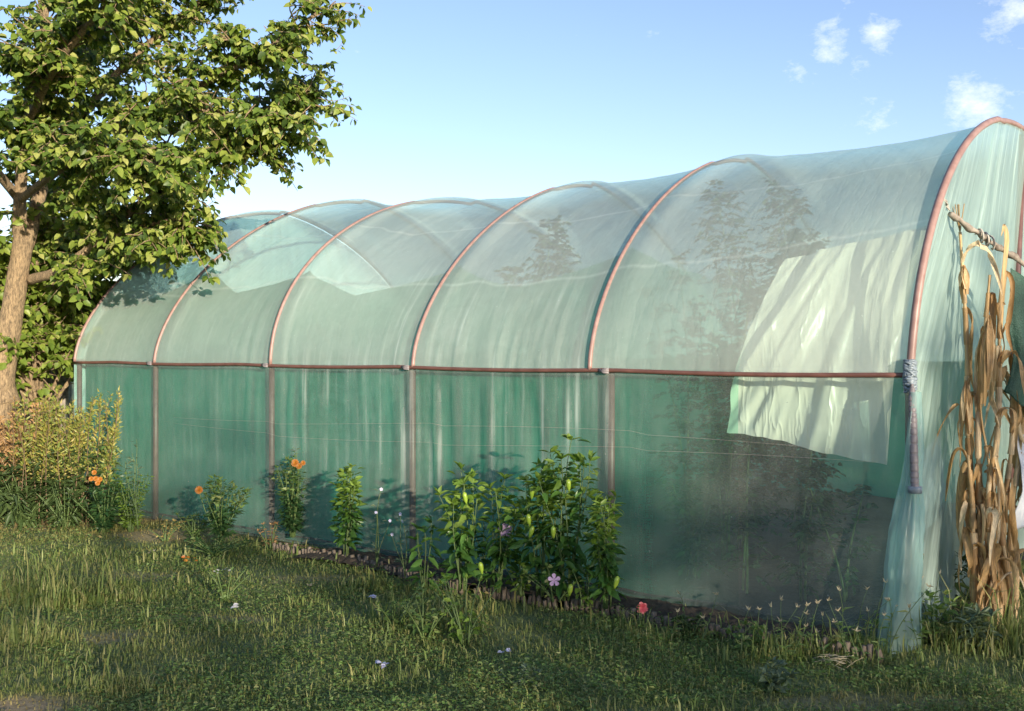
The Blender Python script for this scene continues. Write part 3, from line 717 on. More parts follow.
b = bed(643, 624); t, tips = leafy('petunia', 'small dark plant with a single pinkish red flower by the edging', 'flower plant', b, .1, .06, 4, 8, .03, .015, 'dark_leaf')
add_flower(t, at(642, 608, b[1]), 'red_petal', .034, 6, 2, .024)

# --- overgrown corner at the far left
def spike_weed(px, py, ptop, label, n, spread, mat, stem='stem_brown', low='dark_leaf', nl=85, hvar=.35, group='tall seeding weeds under the tree'):  # dark low leaves put the shade at the foot into colour
    b = gnd(px, py); h = CAMH - (ptop - HY) * b[1] / F; t = thing('tall_weed', label, 'weed', b, group); sm, sb, lb = [], [], MB()
    for i in range(n):
        a = rng.random() * 6.28; r = spread * math.sqrt(rng.random()); f = b + np.array([math.cos(a) * r, math.sin(a) * r * .7, 0])
        hh = h * (1 if i == 0 else rng.uniform(1 - hvar, .97)); p = stem_curve(f, hh, rng.normal(size=2) * .08, .05)
        sm.append(MB()); sb.append(MB()); tube(sm[-1], p, np.linspace(.006, .002, len(p)), 4)
        m = nl; k = .42 + .58 * rng.random(m); q = interp_curve(p, k); D = rand_dirs(m, (.3, .95))
        leaves(sb[-1], q + D * rng.uniform(.0, .05, m)[:, None] * (1.15 - k)[:, None] * 2, D, rng.normal(size=(m, 3)), rng.uniform(.025, .055, m), .016, 'lance')
        m = int(nl * .45); k = .05 + .6 * rng.random(m); q = interp_curve(p, k); D = rand_dirs(m, (-.2, .7))
        leaves(lb, q + D * .03, D + [0, 0, -.3], np.array([0, 0, 1.0]) + .4 * rng.normal(size=(m, 3)), rng.uniform(.06, .14, m) * (1.1 - k * .7), .028, 'lance')
    build_all(sm, 'stem', 'stems', M[stem], t); build_all(sb, 'seed_spike', 'seed_spikes', M[mat], t); lb.build('foliage', M[low], t); return t
spike_weed(12, 522, 396, 'rusty tan seeding weed clump at the foot of the tree trunk', 34, .35, 'tan_weed')
spike_weed(45, 523, 392, 'yellow green seeding weed clump in the middle of the overgrown corner', 34, .34, 'gold_weed')
spike_weed(74, 525, 388, 'golden seeding weed clump against the far end of the tunnel', 30, .24, 'gold_weed')
spike_weed(106, 528, 392, 'single tall golden spire weed standing before the green film', 6, .09, 'gold_weed', low='weed_leaf', nl=90)
spike_weed(-40, 522, 400, 'tan seeding weed clump left of the tree trunk', 14, .35, 'tan_weed')
b = gnd(22, 528); leafy('leafy_bush', 'low bush of long dark arching leaves under the tan weeds', 'bush', b, .5, .45, 18, 22, .17, .035, 'dark_leaf', shape='lance', droop=.6)
b = gnd(66, 530); leafy('leafy_bush', 'dark low bush of narrow leaves under the golden weeds', 'bush', b, .42, .32, 14, 20, .15, .032, 'dark_leaf', shape='lance', droop=.5)
b = gnd(104, 533); t, tips = leafy('marigold', 'faded marigold bush with a round orange flower cluster at the overgrown corner', 'flower plant', b, .42, .28, 18, 50, .075, .034, 'marigold_leaf', group='marigolds in the bed', shape='lance', droop=.1)
for k in range(5): add_flower(t, at(97 + rng.normal() * 6, 476 + rng.normal() * 4, b[1] - .2), 'orange_petal', .022, 9, 3, .013)
b = gnd(131, 532); leafy('leafy_bush', 'light green feathery weed at the right end of the overgrown corner', 'bush', b, .5, .14, 14, 60, .06, .024, 'bright_leaf', shape='lance', droop=0)
twiggy(138, 530, 440, 'thin grey green wormwood spray against the green film', 4, 'grey_leaf', None, .12, 30)
b = gnd(165, 541); leafy('dry_plant', 'small yellowed dying plant on the lawn edge', 'plant', b, .16, .15, 9, 12, .04, .02, 'yellow_leaf')
b = gnd(214, 556); leafy('herb_cushion', 'low dense dark green herb cushion in front of the bushy marigold', 'plant', b, .13, .24, 22, 16, .045, .022, 'marigold_leaf')
b = gnd(195, 540); leafy('herb_cushion', 'light green grassy herb tuft left of the bushy marigold', 'plant', b, .2, .2, 14, 10, .09, .014, 'weed_leaf', shape='lance')
b = gnd(270, 549); leafy('dry_plant', 'reddish withered plant at the start of the wood edging', 'plant', b, .2, .1, 6, 12, .045, .02, 'tan_weed')
b = gnd(318, 532, .05); leafy('dry_plant', 'rusty dried leaves beneath the tall upright marigold', 'plant', b, .12, .14, 7, 8, .06, .03, 'tan_weed')

# --- lawn edge weeds to the right
def seedy(px, py, ptop, label, n=5, spread=.12):
    b = gnd(px, py); h = CAMH - (ptop - HY) * b[1] / F; t = thing('seeding_weed', label, 'weed', b, 'thin seeding weeds along the film'); sm, hd, lb = [], [], MB()
    for i in range(n):
        p = stem_curve(b + np.append(rng.normal(size=2) * spread, 0), h * (1 if i == 0 else rng.uniform(.5, .95)), rng.normal(size=2) * .06, .12)
        sm.append(MB()); hd.append(MB()); tube(sm[-1], p, np.linspace(.003, .0013, len(p)), 4); D = rand_dirs(6, (.4, 1)); leaves(hd[-1], np.tile(p[-1], (6, 1)), D, rng.normal(size=(6, 3)), rng.uniform(.015, .032, 6), .008, 'lance')
        k = rng.uniform(.1, .8, 7); D = rand_dirs(7, (.1, .7)); leaves(lb, interp_curve(p, k), D, np.array([0, 0, 1.0]) + .4 * rng.normal(size=(7, 3)), rng.uniform(.03, .07, 7), .014, 'lance')
    build_all(sm, 'stem', 'stems', M['stem_green'], t); build_all(hd, 'seed_head', 'seed_heads', M['pale_straw'], t); lb.build('foliage', M['weed_leaf'], t)
seedy(708, 645, 592, 'thin seeding weed before the dark film left of centre of the last bay', 4)
seedy(780, 655, 590, 'pair of fine weed stalks before the middle of the last bay', 6)
seedy(812, 656, 588, 'weed with pale seed heads left of the film skirt', 7)
seedy(845, 660, 600, 'short weed with straw coloured heads beside the film skirt', 6)
seedy(885, 662, 588, 'weed stalks in front of the gathered film skirt', 6)
seedy(912, 655, 560, 'dark weed stalks right of the film skirt', 6)
for px, py, h, lb_, mt, L in ((935, 640, .24, 'broad leaved weed below the gable film beside the corn stalks', 'weed_leaf', .10), (985, 652, .2, 'pale broad leaved weed at the foot of the corn stalks', 'grey_leaf', .13),
      (940, 605, .34, 'grassy dark tuft against the foot of the gable film', 'dark_leaf', .16), (900, 648, .16, 'leafy weed at the foot of the film skirt', 'weed_leaf', .08), (745, 652, .13, 'low broad leaved weed at the lawn edge before the last bay', 'weed_leaf', .07),
      (690, 640, .12, 'small dark weed right of the red flower', 'dark_leaf', .06), (465, 645, .36, 'leafy yellow green weed in the middle of the lawn', 'bright_leaf', .07), (425, 640, .28, 'upright light weed left of the lawn centre', 'weed_leaf', .06), (395, 630, .26, 'thin light weed on the lawn below the spindly weeds', 'weed_leaf', .05), (225, 600, .2, 'small leafy weed on the lawn near the fallen petals', 'weed_leaf', .05), (775, 690, .12, 'broad pale weed low in the front lawn', 'grey_leaf', .07), (520, 690, .1, 'grey green weed cushion at the bottom of the lawn', 'grey_leaf', .05)):
    b = gnd(px, py); leafy('lawn_weed', lb_, 'weed', b, h, h * .7, 8, 11, L, L * (.5 if L < .12 else .25), mt, group='weeds in the lawn', shape='ovate' if L < .15 else 'lance')

# --- wooden edging
EDGE = np.array([gnd(275, 549), gnd(360, 567), gnd(450, 590), gnd(530, 604), gnd(600, 615), gnd(690, 634), gnd(760, 648), gnd(880, 664)])
ep = spline(EDGE, 40); seg = np.concatenate([[0], np.cumsum(np.linalg.norm(np.diff(ep, axis=0), axis=1))])
ed = thing('wooden_edging', 'low lawn edging of small weathered upright wood pegs along the bed', 'garden edging', EDGE[0])
mb = MB(); d = 0.0
while d < seg[-1]:
    p = np.array([np.interp(d, seg, ep[:, j]) for j in range(3)]); rr = rng.uniform(.013, .019)
    if rng.random() > .04:
        h = rng.uniform(.055, .085) * (1 if rng.random() > .1 else .7); p[2] = ground_z(p[0], p[1]) - .03
        tube(mb, [p, p + [rng.normal() * .004, rng.normal() * .004, h * .8], p + [rng.normal() * .006, rng.normal() * .006, h + .03]], [rr, rr, rr * .86], 7, bump=.25)
    d += rr * 2 + rng.uniform(.001, .007)
mb.build('pegs', M['stake_wood'], ed)
mb = MB(); tube(mb, [np.append(ep[i][:2], .06) + GD * .02 for i in range(0, len(ep), 6)], .003, 5); mb.build('wire', M['post'], ed)

# ------------------------------------------------------------------ dried corn, branch pole and cloths by the gable
def corn(pts, label, seed_leaf, tassel=False, nleaf=7, r=.014, L=(.25, .55)):
    p = spline(pts, 10); b = p[0]; t = thing('corn_stalk', label, 'corn stalk', b, 'dried corn stalks by the gable'); mb = MB()
    k = np.linspace(0, 1, len(p)); rr = r * 1.05 * (1 - .55 * k) * (1 + .18 * (np.abs((k * 9) % 1 - .5) > .44)); tube(mb, p, rr, 8); mb.build('stalk', M['corn_stalk'], t)
    lb = MB()
    nleaf = int(nleaf * 1.25)
    for i in range(nleaf):
        kk = .12 + .82 * (i + rng.random()) / nleaf; q = interp_curve(p, np.array([kk]))[0]; a = rng.random() * 6.28; d = np.array([math.cos(a), math.sin(a), 0]); LL = rng.uniform(*L)
        hang = rng.random()
        x = np.linspace(0, 1, 16)[:, None]
        if hang < .75:   # hanging limp along the stalk
            c = q + d * (.022 * np.sin(np.clip(x * 3, 0, 3.14)) + .05 * x * rng.random() ** 2 + .01) + np.array([0, 0, 1]) * (.10 * np.sin(np.clip(x * 5, 0, 3.14)) - x * LL) + .02 * np.sin(x * 9 + rng.random() * 6) * np.cross(d, UP)
        else:
            c = q + d * (x * LL * .45) + UP * (.18 * np.sin(x * 2.6) - .28 * x ** 2) + .02 * np.sin(x * 8) * np.cross(d, UP)
        wd = (1 + .35 * fbm(x[:, 0] * 9, 0 * x[:, 0], int(rng.integers(1, 999)))) * rng.uniform(.007, .021) * np.sin(np.clip(x[:, 0] * .93 + .07, 0, 1) * math.pi) ** .6 + .002
        ta = x[:, 0] * rng.uniform(-7, 7) + rng.random() * 3; side = np.cos(ta)[:, None] * np.cross(d, UP) + np.sin(ta)[:, None] * d
        ribbon(lb, c, wd, side, rng.uniform(.2, .8))
        # sheath round the stalk
        kk2 = np.linspace(kk - .09, kk, 5); tube(lb, interp_curve(p, np.clip(kk2, 0, 1)), np.interp(kk2, k, rr) + .004 + .004 * rng.random(), 7, cap=False, bump=.3)
    lb.build('leaves', M['dry_leaf'], t)
    if tassel:
        mb = MB()
        for i in range(9):
            a = rng.random() * 6.28; x = np.linspace(0, 1, 6)[:, None]; c = p[-1] + UP * x * .16 + np.array([math.cos(a), math.sin(a), 0]) * .05 * x * rng.random(); tube(mb, c, .003, 4)
        mb.build('tassel', M['dry_leaf'], t)
    return t
def husk(t, c, L=.2, r=.035, d=(0, 0, -1)):
    mb = MB(); d = unit(np.asarray(d, float)); k = np.linspace(0, 1, 9); tube(mb, np.asarray(c) + d * (k * L)[:, None], r * .62 * np.array([.3, .7, .95, 1, .95, .85, .7, .5, .15]), 9, bump=.35)
    for i in range(12):
        a = rng.random() * 6.28; x = np.linspace(0, 1, 8)[:, None]; o = np.array([math.cos(a), math.sin(a), 0])
        ribbon(mb, np.asarray(c) + d * (x - .08) * L * rng.uniform(.8, 1.5) + o * (r * .8 * np.sin(x * 2.6) + rng.random() * .035 * x ** 2), .014 * np.sin(np.clip(x[:, 0] + .08, 0, 1) * 3.0) + .003, np.cross(o, d))
    mb.build('husk', M['dry_leaf'], t)
t = corn([gnd(984, 632), at(973, 520, 5.82), at(968, 430, 5.84), at(966, 330, 5.86), at(960, 232, 5.88)], 'corn stalk nearest the tunnel corner with a tassel at its top', 1, True, 7, .017)
husk(t, at(966, 385, 5.80), .22, .03); husk(t, at(964, 268, 5.84), .14, .022)
t = corn([gnd(982, 630), at(981, 530, 5.78), at(978, 430, 5.8), at(984, 340, 5.82), at(990, 275, 5.82)], 'corn stalk with one large hanging husk in the middle of the bundle', 2, False, 8, .016)
husk(t, at(989, 322, 5.74), .34, .055, (-.06, 0, -1))
t = corn([gnd(990, 634), at(990, 520, 5.9), at(998, 420, 5.9), at(1000, 320, 5.88), at(1008, 240, 5.85)], 'corn stalk whose upright leaf curls over the branch pole', 3, False, 8, .015)
x = np.linspace(0, 1, 24)[:, None]; mb = MB(); c = np.concatenate([spline([at(1000, 330, 5.76), at(1003, 290, 5.75), at(1008, 240, 5.74), at(1004, 225, 5.73), at(1001, 236, 5.72)], 6)])
ribbon(mb, c, .017 * np.sin(np.linspace(.25, 3.0, len(c))), (1, .4, 0), .5); mb.build('curled_leaf', M['dry_leaf'], t)
t = corn([gnd(1000, 625), at(1004, 520, 6.0), at(1012, 440, 6.0), at(1015, 370, 5.98), at(1019, 330, 5.95)], 'right hand corn stalk against the white bag', 4, False, 9, .014)
t = corn([gnd(1019, 632), at(1002, 540, 5.8), at(990, 470, 5.78), at(985, 440, 5.78)], 'short corn stalk leaning across the foot of the bundle', 5, False, 6, .012)
t = corn([gnd(1012, 622), at(1010, 540, 6.1), at(1022, 430, 6.1), at(1030, 330, 6.1)], 'corn stalk at the back of the bundle by the picture edge', 6, False, 8, .014)
t = corn([gnd(976, 630), at(974, 560, 5.76), at(972, 500, 5.76), at(968, 455, 5.77)], 'broken short corn stalk in front on the left of the bundle', 7, False, 9, .016, (.2, .4))
t = corn([gnd(998, 628), at(992, 560, 5.72), at(988, 500, 5.72), at(996, 440, 5.74)], 'broken short corn stalk wrapped in loose leaves at the bundle centre', 8, False, 12, .014, (.3, .5))

P = spline([at(950, 214, 5.80), at(975, 232, 5.84), at(1000, 248, 5.88), at(1030, 268, 5.92), at(1120, 325, 6.05), at(1200, 378, 6.2)], 8)
bp = thing('branch_pole', 'knotty pale branch pole slung across the gable film above the corn', 'pole', P[0])
mb = MB(); tube(mb, P + rng.normal(size=P.shape) * .004, .0165 + .005 * np.sin(np.arange(len(P)) * 1.3), 9, bump=.3); mb.build('branch', M['twig_wood'], bp)
mb = MB(); c = P[1]
for k in range(5): tube(mb, [P[0] + UP * .02, P[0] + [-.03, -.0, .05 + .01 * k], at(946, 203, 5.78) + rng.normal(size=3) * .008, at(940, 196, 5.72)], .004, 5)
th = np.linspace(0, 18, 60); i = np.linspace(9, 14, 60); pc = np.stack([np.interp(i, np.arange(len(P)), P[:, j]) for j in range(3)], -1)
tube(mb, pc + np.stack([0 * th, np.cos(th) * .033, np.sin(th) * .033], -1), .006, 5); mb.build('tie_cord', M['rope'], bp)

def cloth(name, label, cat, tl, tr, drop, mat, Yd, folds=7, amp=.05, seed=3, group=None):
    u = np.linspace(0, 1, 50)[:, None]; v = np.linspace(0, 1, 60)[None]
    tl, tr = np.asarray(tl), np.asarray(tr); P0 = tl + (tr - tl) * u[..., None]
    P = P0 - UP * (v * drop * (1 + .06 * fbm(u * 4, 0 * u, seed)))[..., None] + np.array([.0, -1, 0]) * (amp * fbm(u * folds, v * 1.6, seed, 3) * (.3 + v))[..., None] + np.array([1.0, 0, 0]) * (.05 * fbm(u * 2, v * 3, seed + 5) * v)[..., None]
    mb = MB(); grid_mesh(mb, P); o = mb.build(name, mat); m = o.modifiers.new('thick', 'SOLIDIFY'); m.thickness = .003
    return tag(o, label, cat, group)
cloth('mesh_cloth', 'dark green mesh cloth hanging from the branch pole at the picture edge', 'cloth', at(1011, 268, 5.93), at(1085, 318, 6.02), .72, M['dark_mesh'], 6, 6, .05, 3)
cloth('plastic_bag', 'white plastic bag hanging behind the right hand corn stalks', 'bag', at(1014, 372, 6.12), at(1090, 372, 6.3), .95, M['bag'], 6, 5, .10, 13)
cloth('plastic_bag', 'white crumpled sheet glimpsed through the gable film beside the corn', 'plastic sheet', T(.14, .75, .92), T(.2, 1.5, 1.05), .5, M['bag'], 6, 5, .1, 19)

# ------------------------------------------------------------------ trees
def limb(mb, pts, r0, r1, sides=9, n=8, bump=.12):
    p = spline(pts, n); tube(mb, p, r0 + (r1 - r0) * np.linspace(0, 1, len(p)) ** .8, sides, bump=bump); return p
def twig_leaves(lb, wb, p, nleaf, L, Wd, hang=.8, twr=.006, shape='ovate', spread=.03, gather=0):
    tube(wb, p, np.linspace(twr, twr * .35, len(p)), 5)
    k = rng.uniform(.12, 1, nleaf) ; q = interp_curve(p, k); D = rand_dirs(nleaf, (-.3, .5)); off = D * rng.uniform(.2, 1.3, nleaf)[:, None] * spread
    dd = D * (1 - .45 * hang) + np.array([0, 0, -hang]) * rng.uniform(.2, 1.3, nleaf)[:, None]
    N = unit(D * .7 + np.array([.35, -.55, .5]) + .45 * rng.normal(size=(nleaf, 3)))
    s = rng.uniform(.6, 1.2, nleaf); leaves(lb, q + off, dd, N, L * s, Wd * s, shape)
def branchlets(lb, wb, p, nb, blen, ntw, nleaf, L, Wd, k0=.25, dirs=None, hang=.8, up=(-.35, .55)):
    """side branches along curve p, each with leafy twigs"""
    for k in np.sort(k0 + (1 - k0) * rng.random(nb)):
        q = interp_curve(p, np.array([k]))[0]; tn = unit(interp_curve(p, np.array([min(1, k + .05)]))[0] - interp_curve(p, np.array([max(0, k - .05)]))[0])
        d = unit(rand_dirs(1, up)[0] + tn * .6); ln = blen * rng.uniform(.5, 1.1) * (1.15 - .5 * k)
        m = 6; kk = np.linspace(0, 1, m)[:, None]; c = q + d * kk * ln + UP * (kk ** 2) * ln * rng.uniform(-.25, .15) + .03 * np.cumsum(rng.normal(size=(m, 3)), 0) * kk
        tube(wb, c, np.linspace(.011, .004, m), 5)
        for kq in rng.uniform(.2, 1, ntw):
            q2 = interp_curve(c, np.array([kq]))[0]; d2 = unit(d * .6 + rand_dirs(1, (-.6, .6))[0]); l2 = rng.uniform(.15, .34)
            x = np.linspace(0, 1, 4)[:, None]; twig_leaves(lb, wb, q2 + d2 * x * l2 - UP * x ** 2 * l2 * .3, nleaf, L, Wd, hang)
TY = 10.0
tr = thing('broadleaf_tree', 'broadleaf tree with forked tan trunk and hanging leaves overhanging the tunnel end', 'tree', gnd(2, 346 + 1645 / TY))
tk, wb, lb = MB(), MB(), MB()
def tp(px, py, d=0): return at(px, py, TY + d)
limb(tk, [tp(-10, 512), tp(-3, 430), tp(5, 360), tp(14, 300), tp(24, 238)], .135, .092, 14, 9, .10)
limb(tk, [tp(8, 405), tp(-8, 345, .1), tp(-28, 280, .2), tp(-60, 200, .3), tp(-100, 100, .5)], .12, .05, 10)
limbs = []
for pts, r in (([tp(22, 250), tp(20, 200, -.1), tp(28, 120, -.3), tp(45, 20, -.5), tp(60, -90, -.6)], .085),
               ([tp(26, 245), tp(45, 180, .2), tp(70, 130, .4), tp(95, 40, .6), tp(125, -60, .7)], .08),
               ([tp(30, 280, .05), tp(60, 270, -.3), tp(95, 243, -.5), tp(140, 205, -.7), tp(200, 165, -.8), tp(262, 130, -.8)], .055),
               ([tp(45, 180, .2), tp(110, 130, -.2), tp(180, 95, -.5), tp(250, 60, -.7), tp(316, 14, -.7)], .05),
               ([tp(70, 130, .4), tp(130, 60, .8), tp(190, 10, 1.0), tp(250, -50, 1.1)], .05),
               ([tp(110, 130, -.2), tp(190, 130, .1), tp(260, 110, .3), tp(312, 92, .4)], .04),
               ([tp(28, 120, -.3), tp(60, 60, -1.0), tp(110, 0, -1.5), tp(160, -60, -1.7)], .045),
               ([tp(20, 200, -.1), tp(60, 170, -.9), tp(110, 150, -1.5), tp(150, 165, -1.8)], .04),
               ([tp(20, 200), tp(-20, 150, -.8), tp(-60, 90, -1.5), tp(-110, 40, -1.9)], .05),
               ([tp(22, 250), tp(50, 215, .8), tp(90, 170, 1.6), tp(140, 120, 2.0)], .05),
               ([tp(-28, 280, .2), tp(-70, 230, -.4), tp(-130, 190, -.8)], .04),
               ([tp(-60, 200, .3), tp(-110, 160, .9), tp(-180, 120, 1.2)], .04),
               ([tp(45, 20, -.5), tp(30, -60, .2), tp(10, -160, .4)], .04),
               ([tp(95, 40, .6), tp(160, -30, .2), tp(220, -110, .0)], .035),
               ([tp(100, 240, -.5), tp(150, 225, -.85), tp(190, 215, -.9)], .025),
               ([tp(180, 95, -.5), tp(230, 120, -.9), tp(285, 128, -1.0)], .03),
               ([tp(20, 268), tp(58, 258, .5), tp(105, 250, .8), tp(150, 250, .9)], .03)):
    limbs.append(limb(tk, pts, r, .016, 8))
tk.build('trunk', M['bark'], tr)
NB = [22, 24, 24, 26, 22, 20, 24, 22, 20, 24, 14, 14, 14, 16, 12, 12, 16]
for i, (p, nb) in enumerate(zip(limbs, NB)): branchlets(lb, wb, p, int(nb * 1.6), .42 if i in (2, 14, 16) else .54, 6, 14, .082, .061, .15 if p[0][2] > 3.2 else .30, up=(-.7, .3) if i in (2, 14, 16) else (-.35, .55))
for p in (limbs[3], limbs[5], limbs[2]): branchlets(lb, wb, p, 10, .3, 3, 8, .095, .068, .7)
# twigs sticking out of the right edge
for a, b_ in (((322, 30), (346, 12)), ((330, 52), (345, 38)), ((318, 98), (350, 96)), ((280, 160), (300, 135)), ((196, 205), (215, 200))):
    twig_leaves(lb, wb, spline([tp(*a, -.6), tp((a[0] + b_[0]) / 2, (a[1] + b_[1]) / 2 + 4, -.6), tp(*b_, -.6)], 4), 9, .06, .042, .6, .004)
wb.build('branches', M['bark'], tr); lb.build('crown', M['tree_leaf'], tr)

def bush_tree(name, label, base, h, rad, nlimb, L, Wd, mat, seed, cz=.62, nb=14, trunk=.06, group=None, blen=.4, ntw=3, nleaf=8):
    t = thing(name, label, 'tree' if 'tree' in name else 'bush', base, group); tk, wb, lb = MB(), MB(), MB(); base = np.asarray(base, float)
    top = base + [0, 0, h * cz]
    limb(tk, [base - [0, 0, .05], base + [.03, .02, h * .2], top], trunk, trunk * .5, 8)
    for i in range(nlimb):
        a = i * 2.4 + rng.random(); e = rng.uniform(-.35, .95); d = np.array([math.cos(a) * math.sqrt(1 - e * e * .8), math.sin(a) * math.sqrt(1 - e * e * .8), e])
        st = base + [0, 0, h * rng.uniform(.2, cz)]; en = top + d * np.array([rad, rad, h * (1 - cz)]) * rng.uniform(.65, 1)
        p = limb(wb, [st, st * .45 + en * .55 + [0, 0, .1], en], trunk * .4, .008, 6); branchlets(lb, wb, p, nb, blen, ntw, nleaf, L, Wd, .25)
    tk.build('trunk', M['bark'], t); wb.build('branches', M['bark'], t); lb.build('crown', M[mat], t); return t
bush_tree('leafy_shrub', 'sunlit yellow green leafy shrub between tree trunk and tunnel end', (-4.98, 10.8, 0), 3.5, .9, 32, .095, .068, 'bush_leaf', 1, .55, 15, ntw=4)
bush_tree('fine_leaved_tree', 'pale fine leaved tree seen beyond the far end of the tunnel', (-5.0, 15.5, 0), 3.5, 1.1, 12, .06, .018, 'fine_leaf', 2, .6, 16, nleaf=14)
bush_tree('leafy_shrub', 'dark shrub in the gap behind the tree trunk', (-7.2, 13.5, 0), 3.4, 1.3, 12, .10, .065, 'dark_leaf', 3, .5, 13)

# board fence and post behind the weeds
fb = thing('board_fence', 'dark weathered board fence piece behind the weeds by the tree', 'fence', (-5.35, 11.6, 0))
for i in range(9):
    mb = MB(); x = -6.5 + i * .165; h = 1.38 + rng.normal() * .03; box(mb, (x, 11.75 + rng.normal() * .01, h / 2), (.075, 0, 0), (0, .011, 0), (0, 0, h / 2)); mb.build('board', M['board_wood'], fb, smooth=False)
mb = MB(); box(mb, (-5.08, 11.7, .74), (.05, 0, 0), (0, .045, 0), (0, 0, .74)); mb.build('fence_post', M['twig_wood'], fb, smooth=False)
# distant trees along the horizon
mb = MB(); n = 26000
a = rng.uniform(-1.2, 1.2, n); rr = rng.uniform(70, 90, n); hz = (2.2 + 1.6 * fbm(a * 18, 0 * a, 91, 3)); z = hz * rng.random(n) ** .7
leaves(mb, np.stack([np.sin(a) * rr, np.cos(a) * rr, np.clip(z, 0.1, 9)], -1), rand_dirs(n, (-.5, .8)), rng.normal(size=(n, 3)), .7, .6)
tag(mb.build('distant_trees', M['dark_leaf']), 'low line of far trees along the horizon', 'trees', kind='stuff')

# ------------------------------------------------------------------ grass
def wall_d(x, y): return (np.stack([x, y], -1) - C0[:2]) @ GD[:2], (np.stack([x, y], -1) - C0[:2]) @ AX[:2]
def grass_mat():
    t = NT('grass_blades'); g = t.n('NewGeometry'); a = t.n('Attribute', attribute_name='tint').outputs['Fac']
    c = t.ramp(g.outputs['Random Per Island'], [(0, (.12,.18,.05)), (.4, (.185,.255,.07)), (.75, (.26,.315,.10)), (1, (.38,.36,.16))])
    c = t.mix(a, c, t.ramp(g.outputs['Random Per Island'], [(0, (.32,.25,.09)), (.6, (.42,.34,.15)), (1, (.28,.28,.09))]))
    b = t.n('BsdfPrincipled', Roughness=.5); t.l(c, b.inputs['Base Color']); b.inputs['Specular IOR Level'].default_value = .3
    tr = t.n('BsdfTranslucent'); t.l(c, tr.inputs[0]); return t.done(t.mixs(.42, b.outputs[0], tr.outputs[0]))
TALL = [(gnd(55, 600), .75, .45, .17), (gnd(20, 640), .5, .3, .14), (gnd(115, 690), .3, .2, .10), (gnd(430, 625), .55, .35, .10), (gnd(690, 640), .8, .14, .10), (gnd(830, 655), .6, .2, .12),
        (gnd(990, 648), .5, .25, .2), (gnd(930, 610), .3, .25, .2), (gnd(470, 612), .6, .16, .11), (gnd(570, 628), .6, .10, .09), (gnd(760, 662), .5, .10, .10), (gnd(330, 574), .4, .10, .07), (gnd(370, 588), .35, .2, .10), (gnd(1000, 600), .6, .5, .16)]
def glen(x, y):
    r = .018 + .018 * vn(x * 2.2, y * 2.2, 51) + .02 * vn(x * 6, y * 6, 52)
    for c, a, b, L in TALL:
        d = np.hypot((x - c[0]) / a, (y - c[1]) / b) + .4 * fbm(x * 4, y * 4, 55); r = np.maximum(r, L * .85 * sstep(1.2, .3, d))
    return r
n = 380000
Yb = np.exp(rng.uniform(math.log(3.4), math.log(13.5), n)); Xb = (rng.random(n) * 2 - 1) * (.66 * Yb + .8)
wd, sd_ = wall_d(Xb, Yb)
out = ~((wd > -.02) & (wd < 2 * HW) & (sd_ > -.02) & (sd_ < 8.1)); inbed = (wd > -.40) & (wd < 0) & (sd_ > .3) & (sd_ < 4.4)
dry = dryness(Xb, Yb); keep = out & (rng.random(n) > dry * .80) & (~inbed | (rng.random(n) < .03)) & (rng.random(n) < .25 + 1.1 * vn(Xb * 3, Yb * 3, 66))
Xb, Yb, dry = Xb[keep], Yb[keep], dry[keep]; n = len(Xb)
Ln = glen(Xb, Yb) * rng.uniform(.5, 1.35, n) * (1 + 1.3 * (rng.random(n) < .05)) * (1 - .35 * dry); hd = rng.random(n) * 6.28; bend = rng.uniform(.2, 1.1, n) + .5 * (Ln < .05)
dirv = np.stack([np.cos(hd), np.sin(hd), 0 * hd], -1); sidev = np.stack([-np.sin(hd), np.cos(hd), 0 * hd], -1)
wdt = (.0018 + .0018 * rng.random(n)) * (Yb / 5) ** .7 * (1 + .6 * (Ln > .1))
base = np.stack([Xb, Yb, ground_z(Xb, Yb) - .004], -1)
mid = base + UP * (Ln * .6)[:, None] + dirv * (Ln * .22 * bend)[:, None]; tip = base + UP * (Ln * (1.0 - .35 * bend))[:, None] + dirv * (Ln * .75 * bend)[:, None]
W_ = sidev * wdt[:, None]
V = np.stack([base - W_, base + W_, mid + W_ * .8, mid - W_ * .8, tip], 1).reshape(-1, 3); o = (np.arange(n) * 5)[:, None]
tint = np.clip(dry * .9 + .45 * (rng.random(n) < .16) + .25 * np.clip(fbm(Xb * 1.2, Yb * 1.2, 77), 0, 1) + .35 * sstep(7.8, 9.0, Yb) * sstep(-1.5, -3, Xb) + .2 * np.clip(fbm(Xb * 3, Yb * 3, 99), 0, 1), 0, 1)
mb = MB(); mb.add(V, [o + np.array([[0, 1, 2, 3]]), o + np.array([[3, 2, 4]])], np.repeat(tint, 5))
tag(mb.build('grass', grass_mat(), tint=True), 'rough green lawn grass with dry patches before the tunnel', 'grass', kind='stuff')
# small broad leaves creeping among the grass
n = 110000
Yb = np.exp(rng.uniform(math.log(3.6), math.log(9.5), n)); Xb = (rng.random(n) * 2 - 1) * (.6 * Yb + .4); wd, sd_ = wall_d(Xb, Yb)
keep = (wd < -.36) & (vn(Xb * 1.6, Yb * 1.6, 88) + .5 * vn(Xb * 5, Yb * 5, 89) > .66) & (dryness(Xb, Yb) < .3); Xb, Yb = Xb[keep], Yb[keep]; n = len(Xb)
mb = MB(); D = rand_dirs(n, (-.1, .5)); leaves(mb, np.stack([Xb, Yb, ground_z(Xb, Yb) + (.005 + (.03 + .10 * sstep(.5, .9, vn(Xb * 2.1, Yb * 2.1, 93))) * rng.random(n))], -1), D, np.array([0, 0, 1.0]) + .35 * rng.normal(size=(n, 3)), rng.uniform(.010, .030, n), rng.uniform(.006, .017, n))
tag(mb.build('creeping_weeds', M['weed_leaf']), 'small round leaved creeping weeds spread through the lawn', 'ground cover', kind='stuff')

